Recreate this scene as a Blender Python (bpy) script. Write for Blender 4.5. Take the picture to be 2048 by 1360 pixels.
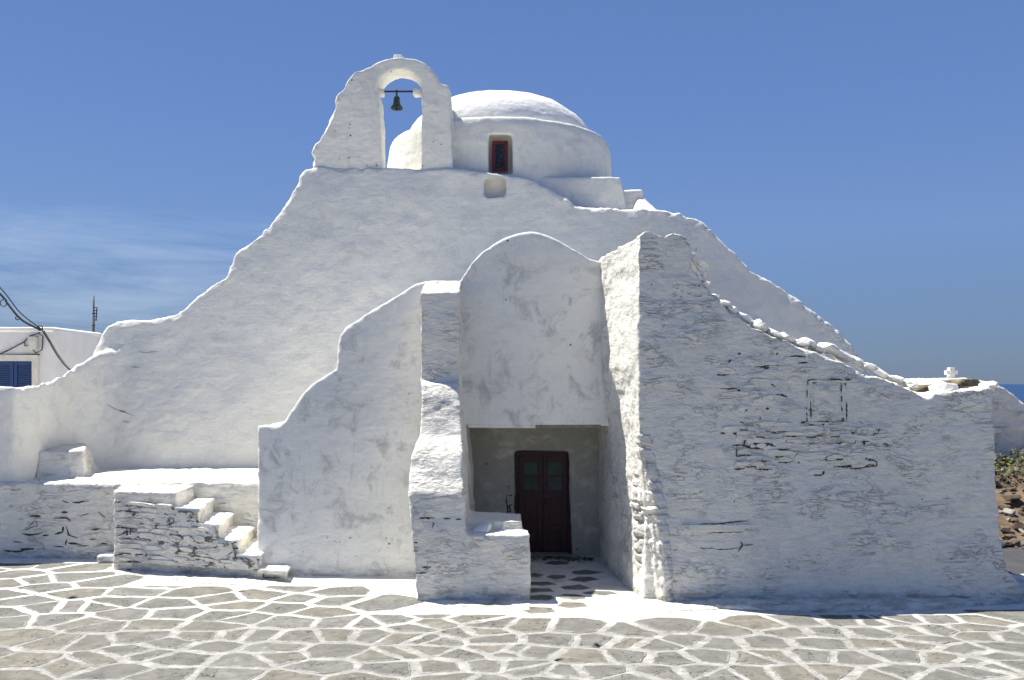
import bpy, bmesh, math, random
import numpy as np
from mathutils import Vector, Matrix
from mathutils.bvhtree import BVHTree

for o in list(bpy.data.objects):
    bpy.data.objects.remove(o, do_unlink=True)
SC = bpy.context.scene
COL = SC.collection
R = math.radians

# ------------------------------------------------------------------ camera, sky, sun, exposure
F = 1774.0; CX = 1024.0; HY = 768.0; EYE = 2.95
cd = bpy.data.cameras.new('camera'); cam = bpy.data.objects.new('camera', cd); COL.objects.link(cam)
cam.location = (0, 0, EYE); cam.rotation_euler = (R(90), 0, 0)
cd.sensor_width = 36; cd.lens = 36 * F / 2048; cd.shift_y = (HY - 680) / 2048
cd.clip_start = .1; cd.clip_end = 90000
SC.camera = cam

SUNV = Vector((-0.44, 0.27, 1.0)).normalized()      # direction towards the sun
SEL = math.asin(SUNV.z); SAZ = math.atan2(SUNV.x, SUNV.y)
sd = bpy.data.lights.new('sun', 'SUN'); sd.energy = 5.0; sd.angle = R(.53); sd.color = (1.0, .965, .9)
sun = bpy.data.objects.new('sun', sd); COL.objects.link(sun)
sun.rotation_euler = SUNV.to_track_quat('Z', 'Y').to_euler(); sun.location = (-10, 6, 30)

W = bpy.data.worlds.new('World'); SC.world = W; W.use_nodes = True
nt = W.node_tree; nt.nodes.clear(); N = nt.nodes; Lk = nt.links
out = N.new('ShaderNodeOutputWorld'); bg = N.new('ShaderNodeBackground'); Lk.new(bg.outputs[0], out.inputs[0])
bg.inputs[1].default_value = .056
sky = N.new('ShaderNodeTexSky'); sky.sky_type = 'NISHITA'; sky.sun_disc = False
sky.sun_elevation = SEL; sky.sun_rotation = SAZ; sky.altitude = 0
sky.air_density = 1.0; sky.dust_density = .35; sky.ozone_density = 3.0
hs = N.new('ShaderNodeHueSaturation'); hs.inputs['Saturation'].default_value = 1.16; Lk.new(sky.outputs[0], hs.inputs['Color'])
tint = N.new('ShaderNodeMix'); tint.data_type = 'RGBA'; tint.blend_type = 'MULTIPLY'; tint.inputs[0].default_value = 1
Lk.new(hs.outputs[0], tint.inputs[6]); tint.inputs[7].default_value = (.80, .90, 1.0, 1)
grad = N.new('ShaderNodeValToRGB'); gsx = N.new('ShaderNodeSeparateXYZ'); gtc = N.new('ShaderNodeTexCoord'); Lk.new(gtc.outputs['Generated'], gsx.inputs[0]); Lk.new(gsx.outputs['Z'], grad.inputs[0])
ge = grad.color_ramp.elements; ge[0].position = 0; ge[0].color = (.135, .205, .36, 1); ge[1].position = 1; ge[1].color = (.045, .095, .30, 1)
for p_, c_ in ((.06, (.155, .245, .45, 1)), (.16, (.190, .315, .62, 1)), (.28, (.155, .275, .61, 1)), (.42, (.13, .235, .54, 1))):
    e_ = ge.new(p_); e_.color = c_
gsc = N.new('ShaderNodeMix'); gsc.data_type = 'RGBA'; gsc.blend_type = 'MULTIPLY'; gsc.inputs[0].default_value = 1; Lk.new(grad.outputs[0], gsc.inputs[6]); gsc.inputs[7].default_value = (10, 10, 10, 1)
gmx = N.new('ShaderNodeMix'); gmx.data_type = 'RGBA'; gmx.inputs[0].default_value = .8; Lk.new(tint.outputs[2], gmx.inputs[6]); Lk.new(gsc.outputs[2], gmx.inputs[7])
# thin cirrus: stretched noise on the view direction, everywhere in the sky at low altitude
tc = N.new('ShaderNodeTexCoord'); sx = N.new('ShaderNodeSeparateXYZ'); Lk.new(tc.outputs['Generated'], sx.inputs[0])
mp = N.new('ShaderNodeMapping'); mp.inputs['Rotation'].default_value = (0, R(4), 0); mp.inputs['Scale'].default_value = (2.6, 2.6, 19); mp.inputs['Location'].default_value = (.62, .2, .95)
Lk.new(tc.outputs['Generated'], mp.inputs[0])
nz = N.new('ShaderNodeTexNoise'); nz.inputs['Scale'].default_value = 1.6; nz.inputs['Detail'].default_value = 9; nz.inputs['Roughness'].default_value = .62; nz.inputs['Distortion'].default_value = .5
Lk.new(mp.outputs[0], nz.inputs[0])
cr = N.new('ShaderNodeValToRGB'); cr.color_ramp.elements[0].position = .42; cr.color_ramp.elements[1].position = .74
Lk.new(nz.outputs[0], cr.inputs[0])
b1 = N.new('ShaderNodeMapRange'); b1.interpolation_type = 'SMOOTHSTEP'; b1.inputs[1].default_value = .195; b1.inputs[2].default_value = .145; b1.inputs[3].default_value = 0; b1.inputs[4].default_value = 1
Lk.new(sx.outputs['Z'], b1.inputs[0])
b2 = N.new('ShaderNodeMapRange'); b2.interpolation_type = 'SMOOTHSTEP'; b2.inputs[1].default_value = .10; b2.inputs[2].default_value = -.42; b2.inputs[3].default_value = 0; b2.inputs[4].default_value = 1
Lk.new(sx.outputs['X'], b2.inputs[0])
m1 = N.new('ShaderNodeMath'); m1.operation = 'MULTIPLY'; Lk.new(b1.outputs[0], m1.inputs[0]); Lk.new(b2.outputs[0], m1.inputs[1])
m2 = N.new('ShaderNodeMath'); m2.operation = 'MULTIPLY'; Lk.new(m1.outputs[0], m2.inputs[0]); Lk.new(cr.outputs[0], m2.inputs[1])
m3 = N.new('ShaderNodeMath'); m3.operation = 'MULTIPLY'; Lk.new(m2.outputs[0], m3.inputs[0]); m3.inputs[1].default_value = .45
cm = N.new('ShaderNodeMix'); cm.data_type = 'RGBA'; Lk.new(m3.outputs[0], cm.inputs[0]); Lk.new(gmx.outputs[2], cm.inputs[6]); cm.inputs[7].default_value = (6.2, 7.6, 9.6, 1)
Lk.new(cm.outputs[2], bg.inputs[0])

vs = SC.view_settings
SC.display_settings.display_device = 'sRGB'
vs.view_transform = 'Standard'; vs.look = 'None'; vs.gamma = 1; vs.use_curve_mapping = False; vs.exposure = .80

# ------------------------------------------------------------------ numpy noise
def _h(ix, iy, iz, s):
    h = (ix.astype(np.int64) * 374761393 + iy.astype(np.int64) * 668265263 + iz.astype(np.int64) * 2147483647 + s * 974634777) & 0xffffffff
    h = ((h ^ (h >> 13)) * 1274126177) & 0xffffffff
    h = ((h ^ (h >> 16)) * 2246822519) & 0xffffffff
    return ((h ^ (h >> 15)) & 0xffffff) / float(0xffffff)
def vnoise(p, s=0):
    i = np.floor(p).astype(np.int64); f = p - i; u = f * f * (3 - 2 * f); r = 0
    for a in (0, 1):
        for b in (0, 1):
            for c in (0, 1):
                w = (u[:, 0] if a else 1 - u[:, 0]) * (u[:, 1] if b else 1 - u[:, 1]) * (u[:, 2] if c else 1 - u[:, 2])
                r = r + w * _h(i[:, 0] + a, i[:, 1] + b, i[:, 2] + c, s)
    return r * 2 - 1
def fbm(p, sc, oc=3, s=0, g=.5):
    p = p * np.asarray(sc, dtype=float); r = 0; a = 1
    for k in range(oc):
        r = r + a * vnoise(p + 17.3 * k, s + k); p = p * 2.03; a *= g
    return r
def worley(p, s=0):
    i = np.floor(p).astype(np.int64); f1 = np.full(len(p), 9.); f2 = np.full(len(p), 9.); cid = np.zeros(len(p))
    for a in (-1, 0, 1):
        for b in (-1, 0, 1):
            for c in (-1, 0, 1):
                j = i + np.array((a, b, c))
                q = np.stack([j[:, k] + .15 + .7 * _h(j[:, 0], j[:, 1], j[:, 2], s + k) for k in range(3)], 1)
                d = np.sqrt(((q - p) ** 2).sum(1)); nearer = d < f1
                f2 = np.where(nearer, f1, np.minimum(f2, d)); cid = np.where(nearer, _h(j[:, 0], j[:, 1], j[:, 2], s + 9), cid); f1 = np.where(nearer, d, f1)
    return f1, f2, cid
def sstep(a, b, x):
    t = np.clip((x - a) / (b - a), 0, 1); return t * t * (3 - 2 * t)

# ------------------------------------------------------------------ materials
def newmat(name):
    m = bpy.data.materials.new(name); m.use_nodes = True; t = m.node_tree
    b = t.nodes['Principled BSDF']; return m, t, b
def nn(t, typ, **kw):
    n = t.nodes.new('ShaderNode' + typ)
    for k, v in kw.items():
        if k in n.inputs: n.inputs[k].default_value = v
        else: setattr(n, k, v)
    return n
def noise(t, co, scale, detail=4, rough=.55, dist=0):
    n = nn(t, 'TexNoise'); n.inputs['Scale'].default_value = scale; n.inputs['Detail'].default_value = detail
    n.inputs['Roughness'].default_value = rough; n.inputs['Distortion'].default_value = dist; t.links.new(co, n.inputs[0]); return n.outputs[0]
def ramp(t, fac, a, b, ca=0., cb=1.):
    n = nn(t, 'MapRange'); n.interpolation_type = 'SMOOTHSTEP'
    for i, v in zip((1, 2, 3, 4), (a, b, ca, cb)): n.inputs[i].default_value = v
    t.links.new(fac, n.inputs[0]); return n.outputs[0]
def mix(t, fac, a, b, blend='MIX'):
    n = nn(t, 'Mix', data_type='RGBA', blend_type=blend)
    for i, v in ((0, fac), (6, a), (7, b)):
        if hasattr(v, 'is_linked') or hasattr(v, 'links'): t.links.new(v, n.inputs[i])
        else: n.inputs[i].default_value = v if i == 0 else (v[0], v[1], v[2], 1)
    return n.outputs[2]
def mth(t, op, a, b=0.):
    n = nn(t, 'Math', operation=op)
    for i, v in ((0, a), (1, b)):
        if isinstance(v, (int, float)): n.inputs[i].default_value = v
        else: t.links.new(v, n.inputs[i])
    return n.outputs[0]
def mapping(t, co, scale=(1, 1, 1), loc=(0, 0, 0)):
    n = nn(t, 'Mapping'); n.inputs['Scale'].default_value = scale; n.inputs['Location'].default_value = loc
    t.links.new(co, n.inputs[0]); return n.outputs[0]
def bump(t, b, h, strength, dist, prev=None):
    n = nn(t, 'Bump'); n.inputs['Strength'].default_value = strength; n.inputs['Distance'].default_value = dist
    t.links.new(h, n.inputs['Height'])
    if prev: t.links.new(prev, n.inputs['Normal'])
    t.links.new(n.outputs[0], b.inputs['Normal']); return n.outputs[0]

def whitewash(name, stain=.35, stone=.0, grime=.3, base=(.83, .81, .735), peel=0., spots=0.):
    m, t, b = newmat(name)
    co = nn(t, 'NewGeometry').outputs['Position']
    big = noise(t, co, .55, 6, .6, .4)
    c = mix(t, ramp(t, big, .4, .75), base, tuple(v * k for v, k in zip(base, (.90, .91, .93))))
    # patches where older, yellower coats and grey weathering show
    med = noise(t, co, 2.6, 7, .68, .6)
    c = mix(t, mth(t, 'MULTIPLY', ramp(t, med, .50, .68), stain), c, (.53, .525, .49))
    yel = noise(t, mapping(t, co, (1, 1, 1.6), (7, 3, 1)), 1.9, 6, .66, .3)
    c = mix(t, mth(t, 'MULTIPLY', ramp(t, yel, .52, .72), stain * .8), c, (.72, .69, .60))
    # small grey dirt in hollows of the brushed lime
    sm = noise(t, mapping(t, co, (1, 1, 2.2)), 15, 5, .7, 1.0)
    area = ramp(t, noise(t, mapping(t, co, (1, 1, 1), (2, 9, 4)), 1.1, 3), .40, .60)
    c = mix(t, mth(t, 'MULTIPLY', mth(t, 'MULTIPLY', ramp(t, sm, .56, .72), area), grime), c, (.36, .36, .35))
    st_ = noise(t, mapping(t, co, (5, 5, .35), (3, 8, 2)), 1.3, 6, .7, .2)
    c = mix(t, mth(t, 'MULTIPLY', ramp(t, st_, .56, .74), stain * .45), c, (.47, .45, .40))
    sz = nn(t, 'SeparateXYZ'); t.links.new(co, sz.inputs[0])
    foot = mth(t, 'MULTIPLY', ramp(t, sz.outputs['Z'], .22, .02), ramp(t, noise(t, mapping(t, co, (1, 1, 3), (6, 2, 8)), 3.2, 7, .7, .5), .40, .62))
    c = mix(t, mth(t, 'MULTIPLY', foot, .65), c, (.33, .32, .28))
    if spots:
        sp = noise(t, mapping(t, co, (1, 1, 1.3), (1, 5, 2)), 30, 2, .5)
        ar = ramp(t, noise(t, mapping(t, co, (1, 1, 1), (9, 1, 4)), 1.6, 2), .5, .62)
        c = mix(t, mth(t, 'MULTIPLY', mth(t, 'MULTIPLY', ramp(t, sp, .70, .74), ar), spots), c, (.07, .06, .05))
    t.links.new(c, b.inputs['Base Color']); b.inputs['Roughness'].default_value = .92; b.inputs['Specular IOR Level'].default_value = .18
    pr = bump(t, b, noise(t, co, 3.3, 4, .6), .30, .05)
    pr = bump(t, b, noise(t, mapping(t, co, (1, 1, 1.7)), 11, 6, .68, .5), .55, .02, pr)
    if stone:
        a1 = noise(t, mapping(t, co, (1, 1, 4.2), (3, 1, 2)), 2.1, 5, .62, 1.1)
        ridge = ramp(t, mth(t, 'ABSOLUTE', mth(t, 'SUBTRACT', a1, .5)), 0, .022)
        a2 = noise(t, mapping(t, co, (1, 1, 2.6), (5, 1, 7)), 6.5, 6, .7, .8)
        hgt = mth(t, 'ADD', mth(t, 'MULTIPLY', mth(t, 'MULTIPLY', ridge, .55), ramp(t, noise(t, mapping(t, co, (1, 1, 1.4), (4, 4, 4)), 1.9, 4), .45, .62, .0, 1)), a2)
        pr = bump(t, b, hgt, min(1, stone), .045, pr)
    bump(t, b, noise(t, co, 60, 4, .7), .35, .004, pr)
    return m
M_PL = whitewash('whitewashed plaster', .42, .14, .36)
M_MAIN = whitewash('brushed lime plaster', .32, .30, .34)
M_STAIN = whitewash('weathered lime plaster', .95, .14, .60, (.84, .825, .755), spots=.8)
M_ROUGH = whitewash('lime washed rubble masonry', .26, .85, .40, (.88, .845, .75), spots=.7)
M_STONE = whitewash('lime washed stone', .30, 0, .45, (.83, .812, .745))
M_CLEAN = whitewash('fresh lime wash', .10, 0, .10, (.85, .835, .78))
M_RECESS = whitewash('aged plaster darkened for porch shade', .9, .1, .6, (.40, .385, .33), spots=.9)  # aged plaster, base darkened further to deepen the shade in the porch

def simple(name, col, rough=.6, var=.25, sc=8, metal=0., bmp=.2, bd=.01):
    m, t, b = newmat(name); co = nn(t, 'TexCoord').outputs['Object']
    n = noise(t, co, sc, 6, .65, .3)
    c = mix(t, ramp(t, n, .3, .7), tuple(v * (1 - var) for v in col), tuple(min(1, v * (1 + var)) for v in col))
    t.links.new(c, b.inputs['Base Color']); b.inputs['Roughness'].default_value = rough; b.inputs['Metallic'].default_value = metal
    if bmp: bump(t, b, noise(t, co, sc * 4, 5, .7), bmp, bd)
    return m
M_GAP = simple('open joint', (.075, .068, .058), .95, .3, 20)
M_MORTAR = simple('unpainted mortar', (.26, .25, .225), .95, .4, 9)
M_RED = simple('dark red door paint', (.036, .005, .008), .55, .3, 14)
M_RED2 = simple('red window paint', (.12, .012, .016), .45, .2, 14)
M_BLUE = simple('blue shutter paint', (.006, .035, .13), .5, .2, 10)
M_BRONZE = simple('weathered bronze', (.045, .075, .055), .45, .5, 14, .55)
M_IRON = simple('rusty red iron', (.06, .018, .03), .6, .3, 20, .3)
M_CABLE = simple('black cable', (.012, .012, .014), .5, .1, 10, 0, 0)
M_BOX = simple('cream enamelled box', (.52, .51, .46), .5, .1, 6)
M_WOOD = simple('weathered timber', (.22, .19, .15), .85, .35, 18)
M_DRY = simple('dry earth roofing', (.24, .20, .13), .95, .4, 9, 0, .8, .03)
M_LEAFLIT = simple('dry leaf litter', (.10, .085, .06), .9, .5, 30)
M_POLE = simple('galvanised pole', (.20, .19, .17), .5, .2, 12, .4)
M_ROCK = simple('brown rubble rock', (.135, .098, .068), .9, .45, 5, 0, .7, .03)
M_ROCK2 = simple('pale rubble rock', (.34, .32, .28), .9, .3, 5, 0, .6, .03)
M_SOIL = simple('dry soil', (.15, .105, .065), .95, .35, 4, 0, .7, .04)
M_GREEN = simple('herb leaves', (.055, .085, .018), .7, .4, 9, 0, 0)
M_YEL = simple('yellow flower petals', (.62, .42, .02), .6, .1, 9, 0, 0)
M_HOUSE = simple('white house render', (.60, .59, .585), .85, .05, 2.5, 0, .3, .01)
M_TRIM = simple('cream window trim', (.56, .53, .46), .7, .08, 6)
def glass(name, col, tex=False):
    m, t, b = newmat(name); b.inputs['Specular IOR Level'].default_value = .15; co = nn(t, 'TexCoord').outputs['Object']
    c = mix(t, ramp(t, noise(t, co, 6, 3), .35, .7), tuple(v * .6 for v in col), col)
    if tex: c = mix(t, ramp(t, noise(t, co, 34, 3, .6, 2.0), .60, .66), c, (.30, .34, .38))
    t.links.new(c, b.inputs['Base Color']); b.inputs['Roughness'].default_value = .18
    return m
M_GLASS = glass('dusty door glass', (.035, .075, .078)); M_GLASS2 = glass('patterned dusty window glass', (.03, .04, .05), True)

# paving: stone with paint creeping over the edge, and the painted mortar sheet
def mat_paver(name, col):
    m, t, b = newmat(name); co = nn(t, 'TexCoord').outputs['Object']
    at = nn(t, 'Attribute'); at.attribute_name = 'edge'
    oi = nn(t, 'ObjectInfo')
    base = mix(t, ramp(t, noise(t, co, 3.5, 7, .7, .5), .32, .7), tuple(v * .72 for v in col), tuple(v * 1.22 for v in col))
    base = mix(t, ramp(t, oi.outputs['Random'], 0, 1, .35, 0), base, (.13, .128, .115), 'MIX')
    lay = noise(t, mapping(t, co, (2.2, 9, 2)), 3.2, 6, .72, 1.2)
    base = mix(t, ramp(t, lay, .56, .68), base, tuple(v * .45 for v in col))
    crk = nn(t, 'TexVoronoi', feature='DISTANCE_TO_EDGE'); crk.inputs['Scale'].default_value = 1.3
    wv = nn(t, 'VectorMath', operation='ADD'); nzv = nn(t, 'TexNoise'); nzv.inputs['Scale'].default_value = 5; nzv.inputs['Detail'].default_value = 4
    t.links.new(co, nzv.inputs[0]); t.links.new(nzv.outputs[1], wv.inputs[0]); t.links.new(co, wv.inputs[1]); t.links.new(mapping(t, wv.outputs[0], (.8, 1.6, 1)), crk.inputs[0])
    base = mix(t, mth(t, 'MULTIPLY', ramp(t, crk.outputs['Distance'], .0, .022, 1, 0), ramp(t, noise(t, co, 1.9, 2), .44, .52)), base, (.03, .028, .025))
    base = mix(t, ramp(t, noise(t, mapping(t, co, (1, 1, 1), (3, 3, 3)), 9, 6, .75, .6), .60, .74, 0, .75), base, (.48, .475, .45))   # worn paint flecks
    e = mth(t, 'ADD', at.outputs['Fac'], mth(t, 'MULTIPLY', mth(t, 'SUBTRACT', noise(t, co, 9, 8, .75, .4), .5), 1.9))
    wt_ = mix(t, ramp(t, noise(t, co, 7, 7, .75, .8), .42, .62), (.34, .333, .31), (.17, .162, .14))
    c = mix(t, ramp(t, e, .52, .80), base, wt_)
    t.links.new(c, b.inputs['Base Color']); b.inputs['Roughness'].default_value = .85; b.inputs['Specular IOR Level'].default_value = .25
    pr = bump(t, b, lay, .55, .02); pr = bump(t, b, noise(t, co, 25, 5, .7), .45, .008, pr)
    return m
PAV = [mat_paver('grey paving slate', (.185, .181, .158)), mat_paver('tan paving slate', (.208, .193, .158)), mat_paver('pale paving slate', (.20, .196, .174))]
def mat_ground():
    m, t, b = newmat('lime washed mortar paving'); co = nn(t, 'TexCoord').outputs['Object']
    c = mix(t, ramp(t, noise(t, co, 1.6, 7, .7, .4), .42, .72), (.78, .76, .70), (.52, .50, .44))
    c = mix(t, ramp(t, noise(t, mapping(t, co, (1, 2.2, 1)), 13, 6, .75, .8), .57, .72, 0, .65), c, (.33, .32, .28))
    sy = nn(t, 'SeparateXYZ'); t.links.new(co, sy.inputs[0])
    wy = mth(t, 'ADD', sy.outputs['Y'], mth(t, 'MULTIPLY', mth(t, 'SUBTRACT', noise(t, co, .9, 4), .5), 2.2))
    worn = mth(t, 'MULTIPLY', ramp(t, wy, 11.9, 10.6), ramp(t, noise(t, co, 5, 6, .7), .25, .6, .55, 1))
    c = mix(t, worn, c, (.29, .283, .26))
    ld = nn(t, 'VectorMath', operation='LENGTH'); t.links.new(mapping(t, co, (.5, 1, 1), (0, -14, 0)), ld.inputs[0])
    c = mix(t, ramp(t, ld.outputs['Value'], 17, 30), c, (.30, .26, .19))
    c = mix(t, mth(t, 'MULTIPLY', ramp(t, noise(t, mapping(t, co, (1, 1.6, 1), (4, 4, 0)), 4.5, 8, .78, 1.2), .50, .66), mth(t, 'MULTIPLY', worn, .85)), c, (.15, .14, .115))
    c = mix(t, mth(t, 'MULTIPLY', ramp(t, noise(t, mapping(t, co, (1, 3, 1), (1, 4, 0)), 26, 5, .7, 1.0), .62, .70), mth(t, 'MULTIPLY', worn, .8)), c, (.06, .055, .045))
    t.links.new(c, b.inputs['Base Color']); b.inputs['Roughness'].default_value = .9; b.inputs['Specular IOR Level'].default_value = .2
    pr = bump(t, b, noise(t, co, 7, 6, .65), .5, .02); bump(t, b, noise(t, co, 45, 4, .7), .4, .004, pr)
    return m
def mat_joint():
    m, t, b = newmat('lime and shadow patches in the joints'); co = nn(t, 'TexCoord').outputs['Object']
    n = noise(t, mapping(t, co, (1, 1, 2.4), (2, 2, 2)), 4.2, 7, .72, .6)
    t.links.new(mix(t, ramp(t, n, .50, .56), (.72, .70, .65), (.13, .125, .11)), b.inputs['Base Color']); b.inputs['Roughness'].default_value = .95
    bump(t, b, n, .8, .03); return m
M_GROUND = mat_ground()
def mat_sea():
    m, t, b = newmat('deep blue sea'); co = nn(t, 'TexCoord').outputs['Object']
    n = noise(t, mapping(t, co, (1, .35, 1)), .02, 6, .6)
    c = mix(t, ramp(t, n, .35, .7), (.008, .030, .085), (.012, .045, .115)); t.links.new(c, b.inputs['Base Color'])
    b.inputs['Roughness'].default_value = .35; b.inputs['Specular IOR Level'].default_value = .25
    bump(t, b, noise(t, co, .5, 6, .7), .8, .6); return m
M_SEA = mat_sea()

# ------------------------------------------------------------------ object helpers
def link(o, parent=None, kind=None):
    COL.objects.link(o)
    if parent is not None:
        o.parent = parent
        p = parent; off = Vector(p.location)
        while p.parent: p = p.parent; off += Vector(p.location)
        o.matrix_parent_inverse = Matrix.Translation(-off) if not parent.parent else Matrix.Identity(4)
        if parent.parent or parent.type == 'MESH':      # meshes of the parts sit at the world origin
            o.matrix_parent_inverse = Matrix.Identity(4) if parent.location.length < 1e-6 else parent.matrix_basis.inverted()
    if kind: o['kind'] = kind
    return o
def tag(o, label, cat, group=None):
    o['label'] = label; o['category'] = cat
    if group: o['group'] = group
    return o
def empty(name, loc, label, cat, group=None):
    o = bpy.data.objects.new(name, None); o.empty_display_size = .3; COL.objects.link(o); o.location = loc
    return tag(o, label, cat, group)
def mesh_obj(name, verts, faces, mat, parent=None, smooth=False, kind=None, autosm=None):
    me = bpy.data.meshes.new(name); me.from_pydata([tuple(v) for v in verts], [], faces); me.materials.append(mat)
    if smooth: me.polygons.foreach_set('use_smooth', [True] * len(me.polygons))
    o = bpy.data.objects.new(name, me); return link(o, parent, kind)
def bm_obj(name, bm, mat, parent=None, smooth=False, kind=None):
    bmesh.ops.recalc_face_normals(bm, faces=bm.faces)
    me = bpy.data.meshes.new(name); bm.to_mesh(me); bm.free(); me.materials.append(mat)
    if smooth: me.polygons.foreach_set('use_smooth', [True] * len(me.polygons))
    return link(bpy.data.objects.new(name, me), parent, kind)
def box_bm(bm, x0, x1, y0, y1, z0, z1, bev=0):
    r = bmesh.ops.create_cube(bm, size=1, matrix=Matrix.Translation(((x0 + x1) / 2, (y0 + y1) / 2, (z0 + z1) / 2)) @ Matrix.Diagonal((abs(x1 - x0), abs(y1 - y0), abs(z1 - z0), 1)))
    if bev:
        es = list({e for v in r['verts'] for e in v.link_edges})
        bmesh.ops.bevel(bm, geom=es, offset=bev, segments=2, affect='EDGES', profile=.6)
    return bm
def box(name, x0, x1, y0, y1, z0, z1, mat, parent=None, bev=0):
    return bm_obj(name, box_bm(bmesh.new(), x0, x1, y0, y1, z0, z1, bev), mat, parent)

def PX(px, py, d):
    return Vector(((px - CX) / F * d, d, EYE + (HY - py) / F * d))
def onplane(px, py, d0, t=0.):
    k = (HY - py) / F; y = (d0 + t * EYE) / (1 - t * k)
    return Vector(((px - CX) / F * y, y, EYE + k * y))
def prism(outline, d0, yb, t=0., holes=None):
    """closed solid: outline read on the plane y=d0+t*z, carried back to y=yb"""
    bm = bmesh.new()
    fr = [onplane(a, b, d0, t) for a, b in outline]
    return prism_pts(bm, fr, yb)
def prism_pts(bm, fr, yb):
    f = [bm.verts.new(p) for p in fr]; bk = [bm.verts.new((p.x, yb, p.z)) for p in fr]
    bm.faces.new(f); bm.faces.new(bk[::-1]); n = len(f)
    for i in range(n): bm.faces.new((f[i], bk[i], bk[(i + 1) % n], f[(i + 1) % n]))
    bmesh.ops.recalc_face_normals(bm, faces=bm.faces)
    bmesh.ops.triangulate(bm, faces=bm.faces)
    return bm
def hexa(p8):
    """solid from 4 bottom and 4 top points"""
    bm = bmesh.new(); v = [bm.verts.new(p) for p in p8]
    for f in ((0, 3, 2, 1), (4, 5, 6, 7), (0, 1, 5, 4), (1, 2, 6, 5), (2, 3, 7, 6), (3, 0, 4, 7)): bm.faces.new([v[i] for i in f])
    bmesh.ops.recalc_face_normals(bm, faces=bm.faces); return bm
def loft(rings):
    bm = bmesh.new(); rv = [[bm.verts.new(p) for p in r] for r in rings]; n = len(rings[0])
    for a, b in zip(rv, rv[1:]):
        for i in range(n): bm.faces.new((a[i], a[(i + 1) % n], b[(i + 1) % n], b[i]))
    bm.faces.new(rv[0][::-1]); bm.faces.new(rv[-1]); bmesh.ops.recalc_face_normals(bm, faces=bm.faces); return bm
def joinbm(bms):
    me = bpy.data.meshes.new('tmp'); o = bmesh.new()
    for b in bms:
        b.to_mesh(me); o.from_mesh(me); b.free()
    bpy.data.meshes.remove(me); return o

BVH = {}
def mass(name, bms, mat, parent, voxel=.04, smooth=5, disp=None, cuts=None, attr=None):
    """join solids, cut openings, remesh to one lumpy plaster skin, displace it"""
    bm = joinbm(bms); me = bpy.data.meshes.new(name); bm.to_mesh(me); bm.free()
    o = bpy.data.objects.new(name, me); COL.objects.link(o); tmp = []
    r = o.modifiers.new('r', 'REMESH'); r.mode = 'VOXEL'; r.voxel_size = voxel
    for c in (cuts or []):
        cm_ = bpy.data.meshes.new('cut'); c.to_mesh(cm_); c.free(); co = bpy.data.objects.new('cut', cm_); COL.objects.link(co); tmp.append(co)
        b = o.modifiers.new('b', 'BOOLEAN'); b.operation = 'DIFFERENCE'; b.object = co; b.solver = 'EXACT'
    if cuts:
        r2 = o.modifiers.new('r2', 'REMESH'); r2.mode = 'VOXEL'; r2.voxel_size = voxel
        r.voxel_size = voxel * 1.01
    if smooth:
        s = o.modifiers.new('s', 'SMOOTH'); s.factor = .5; s.iterations = smooth
    dg = bpy.context.evaluated_depsgraph_get()
    me2 = bpy.data.meshes.new_from_object(o.evaluated_get(dg)); me2.name = name
    for q in tmp: bpy.data.objects.remove(q, do_unlink=True)
    bpy.data.objects.remove(o, do_unlink=True); bpy.data.meshes.remove(me)
    n = len(me2.vertices); co = np.empty(n * 3); me2.vertices.foreach_get('co', co); co = co.reshape(-1, 3)
    nr = np.empty(n * 3); me2.vertices.foreach_get('normal', nr); nr = nr.reshape(-1, 3)
    if disp is not None:
        d = disp(co, nr)
        co = co + (d if d.ndim == 2 else nr * d[:, None])
        me2.vertices.foreach_set('co', co.ravel()); me2.update()
    me2.materials.clear(); me2.materials.append(mat)
    me2.polygons.foreach_set('use_smooth', [True] * len(me2.polygons))
    o = bpy.data.objects.new(name, me2); link(o, parent)
    o['_n'] = n; del o['_n']
    tris = [tuple(p.vertices) for p in me2.polygons]
    BVH[name] = BVHTree.FromPolygons([tuple(v) for v in co], tris)
    return o
def raypx(px, py, names=None):
    """point and normal where the ray through a photo pixel meets the built walls"""
    o = Vector((0, 0, EYE)); d = Vector(((px - CX) / F, 1, (HY - py) / F)).normalized(); best = None
    for k, b in BVH.items():
        if names and k not in names: continue
        h = b.ray_cast(o, d, 60)
        if h[0] is not None and (best is None or h[3] < best[2]): best = (h[0], h[1], h[3])
    return best

def dsp(a_big=.03, a_mid=.012, a_fine=.004, stone=0., ssc=(3.2, 3.2, 9), mask=None, seed=0):
    def f(co, nr):
        d = a_big * fbm(co, .9, 3, seed) + a_mid * fbm(co, (3.2, 3.2, 4.4), 3, seed + 5) + a_fine * fbm(co, (10, 10, 14), 2, seed + 11)
        if stone:
            w = co + .07 * np.stack([fbm(co, 2.4, 2, seed + 20 + k) for k in range(3)], 1)
            f1, f2, cid = worley(w * np.array(ssc), seed)
            mk = sstep(-.25, .35, fbm(co, .8, 2, seed + 40)) if mask is None else mask(co)
            d = d + stone * mk * (sstep(0, .22, f2 - f1) * (.6 + .8 * cid) - .7)
        return d
    return f

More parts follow.
